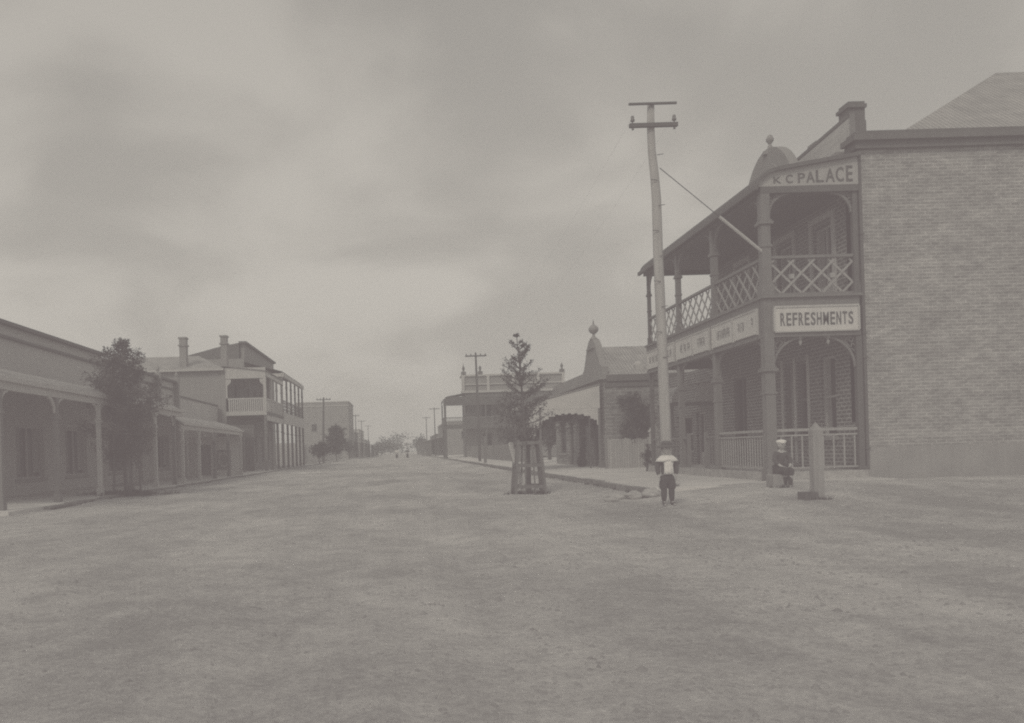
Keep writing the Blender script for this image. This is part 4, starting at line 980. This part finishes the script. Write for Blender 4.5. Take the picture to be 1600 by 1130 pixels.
# ------------------------------------------------------------------ people
def hand(parent, wx, wy, wz, down, m='skin', s=1.0, curl=.25, side=1):
    """palm with five separate fingers; down = unit direction of the fingers"""
    d = Vector(down).normalized(); f = Vector((0, -1, 0)); f = (f-d*f.dot(d)).normalized(); w = d.cross(f).normalized()
    c = Vector((wx, wy, wz)); pts = [(*c, .020*s)]; ed = []
    palm = c+d*.045*s; pts.append((*palm, (.024*s))); ed.append((0, 1))
    for k, (o_, L) in enumerate(((-.024, .042), (-.008, .050), (.008, .047), (.023, .038))):
        a = c+d*.062*s+f*o_*s; b_ = a+d*L*.5*s+w*side*.006*s; e = b_+d*L*.45*s+w*side*curl*.05*s
        i = len(pts); pts += [(*a, .0085*s), (*b_, .0078*s), (*e, .006*s)]; ed += [(1, i), (i, i+1), (i+1, i+2)]
    a = c+d*.02*s-f*-.026*s; b_ = a+d*.03*s+f*.016*s; i = len(pts); pts += [(*a, .010*s), (*b_, .0075*s)]; ed += [(0, i), (i, i+1)]
    return skin('hand', pts, ed, m, parent, 1)

def head_mesh(parent, c, r, yaw=0.0, m='skin'):
    """c = head centre, r = half head height"""
    bm = bmesh.new(); bmesh.ops.create_uvsphere(bm, u_segments=24, v_segments=18, radius=1)
    for v in bm.verts:
        x, y, z = v.co; jaw = 1-.22*max(0, -z); y2 = y*.92
        x *= .74*jaw; y2 *= jaw if y < 0 else 1
        if y < 0: y2 = y2*(.95 if abs(z) < .9 else 1)
        for sx in (-1, 1):   # eye sockets
            e = math.exp(-(((x-sx*.3)/.16)**2+((z-.02)/.12)**2)); 
            if y < 0: y2 += .10*e
        if y < 0:
            y2 -= .20*math.exp(-((x/.1)**2+((z+.2)/.15)**2))       # nose
            y2 -= .05*math.exp(-((x/.2)**2+((z+.5)/.07)**2))       # lips
            y2 += .06*math.exp(-((x/.22)**2+((z+.41)/.035)**2))
            y2 -= .06*math.exp(-((x/.25)**2+((z+.82)/.15)**2))      # chin
        v.co = Vector((x, y2, z))*r
    for sx in (-1, 1):   # ears
        g_ = bmesh.ops.create_uvsphere(bm, u_segments=8, v_segments=6, radius=.2*r)
        for v in g_['verts']: v.co = Vector((v.co.x*.4+sx*.74*r, v.co.y*.7+.05*r, v.co.z*1.2-.08*r))
    me = bpy.data.meshes.new('head'); bm.to_mesh(me); bm.free(); me.polygons.foreach_set('use_smooth', [True]*len(me.polygons))
    me.materials.append(M[m]); off = origin_of(parent)
    o = bpy.data.objects.new('head', me); COL.objects.link(o); o.parent = parent; o.location = Vector(c)-off; o.rotation_euler[2] = yaw
    ey = MB()
    for sx in (-1, 1): ey.lathe((sx*.3*r, -.80*r, .02*r-.05*r), [(.01*r, 0), (.07*r, .03*r), (.07*r, .07*r), (.01*r, .1*r)], 8)
    e = MB(); e.v, e.f, e.mi = ey.v, ey.f, ey.mi
    eo = e.build('eyes', 'hair'); eo.parent = o
    mo = MB(); mo.box(-.16*r, .16*r, -.935*r, -.86*r, -.515*r, -.485*r); q = mo.build('mouth', 'hair'); q.parent = o
    return o

def make_boy():
    X, Y = 5.28, 16.5; z0 = ground_z(X, Y)
    t = thing('person', 'standing boy in brimmed hat, wide white collar and dark knee breeches', 'person', (X, Y, z0))
    def P(x, y, z, r): return (X+x, Y+y, z0+z, r)
    # one continuous body
    pts = [P(0, 0, .60, .085), P(0, 0, .72, .085), P(0, 0, .86, .10), P(0, 0, .95, .07), P(0, -.005, 1.0, .04), P(0, -.01, 1.05, .045),
           P(.07, 0, .56, .06), P(.078, -.003, .34, .036), P(.08, .01, .20, .032), P(.085, .01, .07, .026), P(.10, -.07, .03, .028), P(.105, -.12, .02, .02),
           P(-.07, 0, .56, .06), P(-.072, -.003, .34, .036), P(-.067, .01, .20, .032), P(-.068, .01, .07, .026), P(-.08, -.07, .03, .028), P(-.09, -.12, .02, .02),
           P(.13, 0, .92, .045), P(.18, .01, .76, .036), P(.17, -.03, .60, .026), P(.165, -.045, .55, .02),
           P(-.13, 0, .92, .045), P(-.18, .01, .76, .036), P(-.17, -.03, .60, .026), P(-.165, -.045, .55, .02)]
    ed = [(0, 1), (1, 2), (2, 3), (3, 4), (4, 5), (0, 6), (6, 7), (7, 8), (8, 9), (9, 10), (10, 11), (0, 12), (12, 13), (13, 14), (14, 15), (15, 16), (16, 17), (3, 18), (18, 19), (19, 20), (20, 21), (3, 22), (22, 23), (23, 24), (24, 25)]
    body = skin('body', pts, ed, 'skin', t)
    hand(t, X+.165, Y-.045, z0+.55, (0, -.1, -1), s=.72, side=-1); hand(t, X-.165, Y-.045, z0+.55, (0, -.1, -1), s=.72)
    h = head_mesh(t, (X, Y-.02, z0+1.11), .105, yaw=.1)
    # jacket with sleeves
    pts = [P(0, 0, .57, .14), P(0, 0, .72, .12), P(0, 0, .86, .125), P(0, 0, .94, .075), P(.13, 0, .925, .062), P(.19, .01, .76, .055), P(.175, -.03, .60, .04), P(-.13, 0, .925, .062), P(-.19, .01, .76, .055), P(-.175, -.03, .60, .04)]
    skin('jacket', pts, [(0, 1), (1, 2), (2, 3), (3, 4), (4, 5), (5, 6), (3, 7), (7, 8), (8, 9)], 'cloth_jacket', t)
    pts = [P(0, 0, .66, .13), P(0, 0, .57, .135), P(.078, 0, .46, .095), P(.083, -.005, .37, .09), P(.083, -.005, .31, .082), P(-.078, 0, .46, .095), P(-.078, 0, .37, .09), P(-.076, 0, .31, .082)]
    skin('breeches', pts, [(0, 1), (1, 2), (2, 3), (3, 4), (1, 5), (5, 6), (6, 7)], 'cloth_dark', t)
    for s_ in (1, -1):
        x = .08 if s_ > 0 else -.068
        skin('stocking', [P(x, -.003, .38, .07), P(x, .006, .22, .066), P(x+.004*s_, .012, .08, .052)], [(0, 1), (1, 2)], 'cloth_dark', t, 1)
        skin('boot', [P(x+.004*s_, .012, .12, .043), P(x+.004*s_, .012, .04, .04), P(x+.02*s_, -.06, .035, .036), P(x+.03*s_, -.12, .03, .028)], [(0, 1), (1, 2), (2, 3)], 'boot', t, 1)
    # shirt front (long pale panel following the chest) and broad collar
    n = 10; b = MB(); vs = []; rows = [(.97, .10, .11), (.90, .105, .15), (.80, .085, .148), (.70, .085, .150), (.62, .10, .152)]
    for z, hw, d in rows:
        for k in range(n+1):
            u = -1+2*k/n; vs.append((X+u*hw, Y-d*math.cos(u*.75)+.01*math.sin(k*1.7), z0+z))
    fs = [(i*(n+1)+k, i*(n+1)+k+1, (i+1)*(n+1)+k+1, (i+1)*(n+1)+k) for i in range(len(rows)-1) for k in range(n)]
    b.add(vs, fs); o = b.build('shirt_front', 'cloth_white', t, smooth=True); so = o.modifiers.new('s', 'SOLIDIFY'); so.thickness = .012
    b = MB(); vs = []; n = 28; rings = [(.055, .055, 1.005), (.12, .10, .985), (.19, .145, .945), (.225, .165, .89)]
    for rx, ry, z in rings:
        for k in range(n):
            a = 2*math.pi*k/n; wv = .012*math.sin(k*1.3)*(rx/.2); vs.append((X+(rx+wv)*math.cos(a), Y+ry*math.sin(a), z0+z+wv*.6-(.02*abs(math.cos(a)) if rx > .15 else 0)))
    fs = [(i*n+k, i*n+(k+1) % n, (i+1)*n+(k+1) % n, (i+1)*n+k) for i in range(len(rings)-1) for k in range(n)]
    b.add(vs, fs); o = b.build('collar', 'cloth_white', t, smooth=True, label='broad white collar over the shoulders'); so = o.modifiers.new('s', 'SOLIDIFY'); so.thickness = .01
    # hat
    b = MB(); b.lathe((X, Y-.005, z0+1.175), [(.085, -.005), (.19, -.03), (.195, -.012), (.11, .018), (.096, .03), (.092, .08), (.07, .10), (.01, .108)], 24); b.build('hat', 'straw', t, smooth=True, label='brimmed straw hat')
    b = MB(); b.lathe((X, Y-.005, z0+1.191), [(.097, .005), (.0975, .016), (.0965, .032), (.09, .036)], 24); b.build('hat_band', 'cloth_dark', t)
    b = MB(); b.lathe((X, Y+.0, z0+1.06), [(.06, 0), (.082, .03), (.09, .08), (.086, .12)], 16)
    b.v = [v for v in b.v]; b.v = [(v[0]*1.0, Y+(v[1]-Y)*.85+.028, v[2]) for v in b.v]; b.build('hair', 'hair', t, smooth=True)
    return t
make_boy()

def make_sitter():
    X, Y = 8.24, 17.95; z0 = .22; sz = z0+.36
    t = thing('person', 'seated boy in a white cap and dark suit on the stone block', 'person', (X, Y, z0))
    def P(x, y, z, r): return (X+x, Y+y, z0+z, r)
    pts = [P(-.02, .12, .42, .09), P(-.02, .11, .56, .085), P(-.01, .08, .72, .095), P(0, .05, .82, .06), P(-.005, .03, .87, .04), P(-.01, .01, .91, .042),
           P(.06, .04, .42, .068), P(.12, -.16, .43, .05), P(.11, -.12, .22, .04), P(.10, -.12, .07, .03), P(.09, -.2, .03, .025),
           P(-.08, .04, .42, .068), P(.0, -.17, .44, .05), P(.03, -.05, .24, .04), P(.03, -.02, .07, .03), P(.01, -.1, .03, .025),
           P(.12, .05, .79, .042), P(.17, -.01, .64, .034), P(.12, -.10, .53, .026), P(.09, -.13, .51, .02),
           P(-.12, .05, .79, .042), P(-.17, -.0, .64, .034), P(-.10, -.09, .53, .026), P(-.06, -.12, .51, .02)]
    ed = [(0, 1), (1, 2), (2, 3), (3, 4), (4, 5), (0, 6), (6, 7), (7, 8), (8, 9), (9, 10), (0, 11), (11, 12), (12, 13), (13, 14), (14, 15), (3, 16), (16, 17), (17, 18), (18, 19), (3, 20), (20, 21), (21, 22), (22, 23)]
    skin('body', pts, ed, 'skin', t)
    hand(t, X+.09, Y-.13, z0+.51, (-.4, -.7, -.3), s=.72, side=1); hand(t, X-.06, Y-.12, z0+.51, (.4, -.7, -.3), s=.72, side=-1)
    head_mesh(t, (X-.015, Y+.0, z0+.975), .105, yaw=-.5)
    pts = [P(-.02, .12, .42, .12), P(-.02, .11, .56, .108), P(-.01, .08, .72, .118), P(0, .05, .81, .072), P(.12, .05, .795, .06), P(.175, -.01, .64, .05), P(.125, -.09, .54, .038), P(-.12, .05, .795, .06), P(-.175, 0, .64, .05), P(-.105, -.08, .54, .038)]
    skin('jacket', pts, [(0, 1), (1, 2), (2, 3), (3, 4), (4, 5), (5, 6), (3, 7), (7, 8), (8, 9)], 'cloth_jacket', t)
    pts = [P(-.02, .12, .42, .12), P(.06, .03, .42, .085), P(.12, -.16, .43, .066), P(.11, -.13, .3, .06), P(-.08, .03, .42, .085), P(0, -.17, .44, .066), P(.02, -.1, .31, .06)]
    skin('breeches', pts, [(0, 1), (1, 2), (2, 3), (0, 4), (4, 5), (5, 6)], 'cloth_dark', t)
    for q in ([P(.11, -.13, .32, .05), P(.105, -.12, .2, .045), P(.10, -.12, .08, .036)], [P(.02, -.1, .33, .05), P(.03, -.05, .22, .045), P(.03, -.02, .08, .036)]): skin('stocking', q, [(0, 1), (1, 2)], 'cloth_dark', t, 1)
    for q in ([P(.10, -.12, .1, .042), P(.10, -.13, .04, .04), P(.085, -.22, .03, .03)], [P(.03, -.02, .1, .042), P(.03, -.03, .04, .04), P(.005, -.12, .03, .03)]): skin('boot', q, [(0, 1), (1, 2)], 'boot', t, 1)
    b = MB(); b.lathe((X-.015, Y+.0, z0+1.01), [(.085, -.01), (.098, .01), (.108, .03), (.095, .055), (.05, .072), (.01, .076)], 20); b.box(X-.07, X+.02, Y-.13, Y-.07, z0+1.005, z0+1.015); b.build('cap', 'cloth_white', t, smooth=True, label='round white cap')
    b = MB(); b.lathe((X-.01, Y+.03, z0+.9), [(.05, 0), (.075, .04), (.085, .1)], 14); b.build('hair', 'hair', t, smooth=True)
make_sitter()

def far_person(x, y, label, top, bottom, step=.1):
    t = thing('person', label, 'person', (x, y, 0), 'people far down the road')
    P = lambda a, b_, c, r: (x+a, y+b_, c, r)
    skin('body', [P(0, 0, .92, .13), P(0, 0, 1.15, .14), P(0, 0, 1.42, .12), P(0, 0, 1.52, .06), P(0, 0, 1.58, .08), P(0, 0, 1.68, .09), P(.1, -step, .5, .08), P(.1, -step, .08, .06), P(-.1, step, .5, .08), P(-.1, step, .08, .06), P(.22, 0, 1.4, .05), P(.26, -.05, 1.1, .05), P(.24, -.1, .85, .035), P(-.22, 0, 1.4, .05), P(-.26, .05, 1.1, .05), P(-.24, .1, .85, .035)],
         [(0, 1), (1, 2), (2, 3), (3, 4), (4, 5), (0, 6), (6, 7), (0, 8), (8, 9), (2, 10), (10, 11), (11, 12), (2, 13), (13, 14), (14, 15)], 'skin', t, 1)
    skin('shirt', [P(0, 0, .95, .17), P(0, 0, 1.2, .18), P(0, 0, 1.42, .16), P(.22, 0, 1.4, .09), P(.27, -.05, 1.05, .07), P(-.22, 0, 1.4, .09), P(-.27, .05, 1.05, .07)], [(0, 1), (1, 2), (2, 3), (3, 4), (2, 5), (5, 6)], top, t, 1)
    skin('trousers', [P(0, 0, .92, .16), P(.1, -step, .5, .11), P(.1, -step, .1, .09), P(-.1, step, .5, .11), P(-.1, step, .1, .09)], [(0, 1), (1, 2), (0, 3), (3, 4)], bottom, t, 1)
    b = MB(); b.lathe((x, y, 1.7), [(.24, 0), (.24, .02), (.11, .03), (.1, .13), (.02, .15)], 12); b.build('hat', bottom, t)
far_person(-.55, 141, 'far person in a pale shirt walking in the road', 'cloth_white', 'cloth_dark')
far_person(1.25, 142, 'far person in dark clothes walking in the road', 'cloth_jacket', 'cloth_dark')

# ------------------------------------------------------------------ clods and small stones on the road (uncountable)
rnd = random.Random(12); mb = MB()
for i in range(7000):
    y = rnd.uniform(3.6, 17); x = rnd.uniform(-.55*y, .78*y)
    if rnd.random() > .35+.65*smooth(-.1, .5, x/y): continue
    r = rnd.uniform(.008, .026)*(1 if rnd.random() < .95 else 1.8); z = ground_z(x, y)
    p = [Vector((x+r*rnd.uniform(.7, 1.3)*math.cos(a), y+r*rnd.uniform(.7, 1.3)*math.sin(a), z-.004)) for a in (0, 1.2, 2.5, 3.7, 5)]
    mb.add(p+[Vector((x, y, z+r*rnd.uniform(.4, .8)))], [(k, (k+1) % 5, 5) for k in range(5)])
o = mb.build('gravel', 'kerbstone'); tag(o, 'small clods and stones scattered over the dirt road', kind='stuff')

# ------------------------------------------------------------------ weeds at the feet of posts, kerbs and walls
rnd = random.Random(77); mb = MB()
def tuft(x, y, z, n, h, r):
    for _ in range(n):
        a = rnd.uniform(0, 6.28); px_, py_ = x+rnd.gauss(0, r), y+rnd.gauss(0, r); hh = h*rnd.uniform(.4, 1.2)
        t = Vector((px_+math.cos(a)*hh*.5, py_+math.sin(a)*hh*.5, z+hh)); w_ = .006+.004*rnd.random()
        mb.add([(px_-w_, py_, z-.01), (px_+w_, py_+.003, z-.01), t], [(0, 1, 2)])
for _ in range(120): a = rnd.uniform(0, 6.28); q = rnd.uniform(.1, 1.5); tuft(-9.2+math.cos(a)*q*1.1, 28.4+math.sin(a)*q, ground_z(-9.2, 28.4)+.02 if math.cos(a) > 0 else .13, 14, .13, .1)
for _ in range(34): a = rnd.uniform(0, 6.28); x, y = 3.6+math.cos(a)*rnd.uniform(.3, .7), 23.5+math.sin(a)*rnd.uniform(.3, .7); tuft(x, y, ground_z(x, y), 12, .10, .06)
for _ in range(60): y = 19.6+40*rnd.random()**2; tuft(5.72, y, ground_z(5.72, y), 9, .07, .05)
for _ in range(60): y = 22+40*rnd.random()**2; tuft(-9.22, y, ground_z(-9.22, y), 9, .07, .05)
for _ in range(50): x = rnd.uniform(11.8, 19); tuft(x, 20.85, ground_z(x, 20.85), 12, .10, .06)
for x, y, n in ((7.9, 15.62, 10), (6.56, 20.3, 8), (9.1, 20.9, 8), (8.2, 17.8, 5)):
    for _ in range(n): xx, yy = x+rnd.gauss(0, .12), y+rnd.gauss(0, .06); tuft(xx, yy, max(ground_z(xx, yy), .24 if yy > 20 else -1), 10, .07, .04)
o = mb.build('grass', 'leaf_far'); tag(o, 'thin weeds along the kerbs and at the feet of posts', kind='stuff')

# ------------------------------------------------------------------ haze
b = MB(); b.box(-300, 300, -30, 900, -1, 55); hz = b.build('haze', 'dark'); tag(hz, 'thin dusty haze filling the street', kind='structure')
hm = bpy.data.materials.new('haze'); hm.use_nodes = True; nt = hm.node_tree; nt.nodes.clear()
vo = nt.nodes.new('ShaderNodeVolumeScatter'); vo.inputs['Density'].default_value = .0016; vo.inputs['Color'].default_value = (1, .99, .97, 1); vo.inputs['Anisotropy'].default_value = 0
ou = nt.nodes.new('ShaderNodeOutputMaterial'); nt.links.new(vo.outputs[0], ou.inputs['Volume'])
hz.data.materials.clear(); hz.data.materials.append(hm)

# ------------------------------------------------------------------ sky and light
SUN_EL, SUN_AZ = 42, 205     # azimuth clockwise from +Y: behind and to the left of the camera
w = bpy.data.worlds.new('World'); scene.world = w; w.use_nodes = True; nt = w.node_tree; bg = nt.nodes['Background']
sk = N(nt, 'ShaderNodeTexSky'); sk.sky_type = 'NISHITA'; sk.sun_disc = False; sk.sun_elevation = R(SUN_EL); sk.sun_rotation = R(SUN_AZ); sk.dust_density = 4
tc = N(nt, 'ShaderNodeTexCoord')
bw = N(nt, 'ShaderNodeRGBToBW'); nt.links.new(sk.outputs[0], bw.inputs[0])
sp = N(nt, 'ShaderNodeSeparateXYZ'); nt.links.new(tc.outputs['Generated'], sp.inputs[0])
# cloud layer: direction projected on a flat ceiling
zz = N(nt, 'ShaderNodeMath', operation='MAXIMUM'); zz.inputs[1].default_value = .0; nt.links.new(sp.outputs[2], zz.inputs[0])
za = N(nt, 'ShaderNodeMath', operation='ADD'); za.inputs[1].default_value = .42; nt.links.new(zz.outputs[0], za.inputs[0])
dv = N(nt, 'ShaderNodeVectorMath', operation='DIVIDE'); cb = N(nt, 'ShaderNodeCombineXYZ')
for i in range(3): nt.links.new(za.outputs[0], cb.inputs[i])
nt.links.new(tc.outputs['Generated'], dv.inputs[0]); nt.links.new(cb.outputs[0], dv.inputs[1])
mp = N(nt, 'ShaderNodeMapping'); mp.inputs['Scale'].default_value = (2.4, 2.4, 1.6); mp.inputs['Location'].default_value = (1.7, 5.1, 0); nt.links.new(dv.outputs[0], mp.inputs[0])
n1 = N(nt, 'ShaderNodeTexNoise'); n1.inputs['Scale'].default_value = 1.15; n1.inputs['Detail'].default_value = 5; n1.inputs['Roughness'].default_value = .45; n1.inputs['Distortion'].default_value = .35
nt.links.new(mp.outputs[0], n1.inputs['Vector'])
mr = N(nt, 'ShaderNodeMapRange'); mr.interpolation_type = 'SMOOTHSTEP'; mr.inputs[1].default_value = .36; mr.inputs[2].default_value = .66; mr.inputs[3].default_value = .70; mr.inputs[4].default_value = 1.10
nt.links.new(n1.outputs['Fac'], mr.inputs[0])
# overcast: even grey, a little darker overhead
el = N(nt, 'ShaderNodeMapRange'); el.inputs[1].default_value = .0; el.inputs[2].default_value = .5; el.inputs[3].default_value = 1.12; el.inputs[4].default_value = .78; nt.links.new(sp.outputs[2], el.inputs[0])
mu = N(nt, 'ShaderNodeMath', operation='MULTIPLY'); nt.links.new(mr.outputs[0], mu.inputs[0]); nt.links.new(el.outputs[0], mu.inputs[1])
# keep only a little of the clear sky's own gradient under the cloud
sc_ = N(nt, 'ShaderNodeMath', operation='MULTIPLY'); sc_.inputs[1].default_value = .12; nt.links.new(bw.outputs[0], sc_.inputs[0])
ad = N(nt, 'ShaderNodeMath', operation='MULTIPLY_ADD'); ad.inputs[1].default_value = 4.42; nt.links.new(mu.outputs[0], ad.inputs[0]); nt.links.new(sc_.outputs[0], ad.inputs[2])
co = N(nt, 'ShaderNodeCombineColor')
for i in range(3): nt.links.new(ad.outputs[0], co.inputs[i])
nt.links.new(co.outputs[0], bg.inputs['Color']); bg.inputs['Strength'].default_value = .12
sl = bpy.data.lights.new('sun', 'SUN'); sl.energy = .9; sl.angle = R(14); sl.color = (1, .97, .92)
so = bpy.data.objects.new('sun', sl); COL.objects.link(so)
az = R(SUN_AZ); d = Vector((math.sin(az)*math.cos(R(SUN_EL)), math.cos(az)*math.cos(R(SUN_EL)), math.sin(R(SUN_EL))))
so.rotation_euler = d.to_track_quat('Z', 'Y').to_euler(); so.location = (0, 0, 30)

# ------------------------------------------------------------------ camera and film
cam = bpy.data.cameras.new('camera'); co_ = bpy.data.objects.new('camera', cam); COL.objects.link(co_); scene.camera = co_
cam.sensor_width = 36; cam.lens = 36*F/1600; cam.clip_end = 6000; cam.clip_start = .05
co_.location = CAM
co_.rotation_euler = (R(90), 0, 0)
from mathutils import Matrix
roll = R(-1.7)     # the print is turned a little anticlockwise
co_.matrix_world = Matrix.Translation(CAM) @ Matrix.Rotation(R(90), 4, 'X') @ Matrix.Rotation(roll, 4, 'Z')
cam.shift_x = (800-625)/1600; cam.shift_y = (705-565)/1600

vs_ = scene.view_settings; vs_.view_transform = 'Standard'; vs_.look = 'None'; vs_.exposure = 0; vs_.gamma = 1
vs_.use_curve_mapping = True       # faded albumen print: lifted blacks, warm grey whites
cmap = vs_.curve_mapping
for i, (lo, a_, b_, hi) in enumerate(((.116, .270, .436, .82), (.097, .255, .412, .775), (.096, .239, .376, .70))):
    c = cmap.curves[i]; c.points[0].location = (0, lo); c.points[-1].location = (1, hi); c.points.new(.218, a_); c.points.new(.444, b_)
cmap.update()
scene.render.filter_size = 2.0
cy = scene.cycles; cy.use_denoising = False; cy.max_bounces = 6; cy.diffuse_bounces = 3; cy.volume_bounces = 1; cy.filter_width = 2.0
cy.use_adaptive_sampling = True; cy.adaptive_threshold = .02
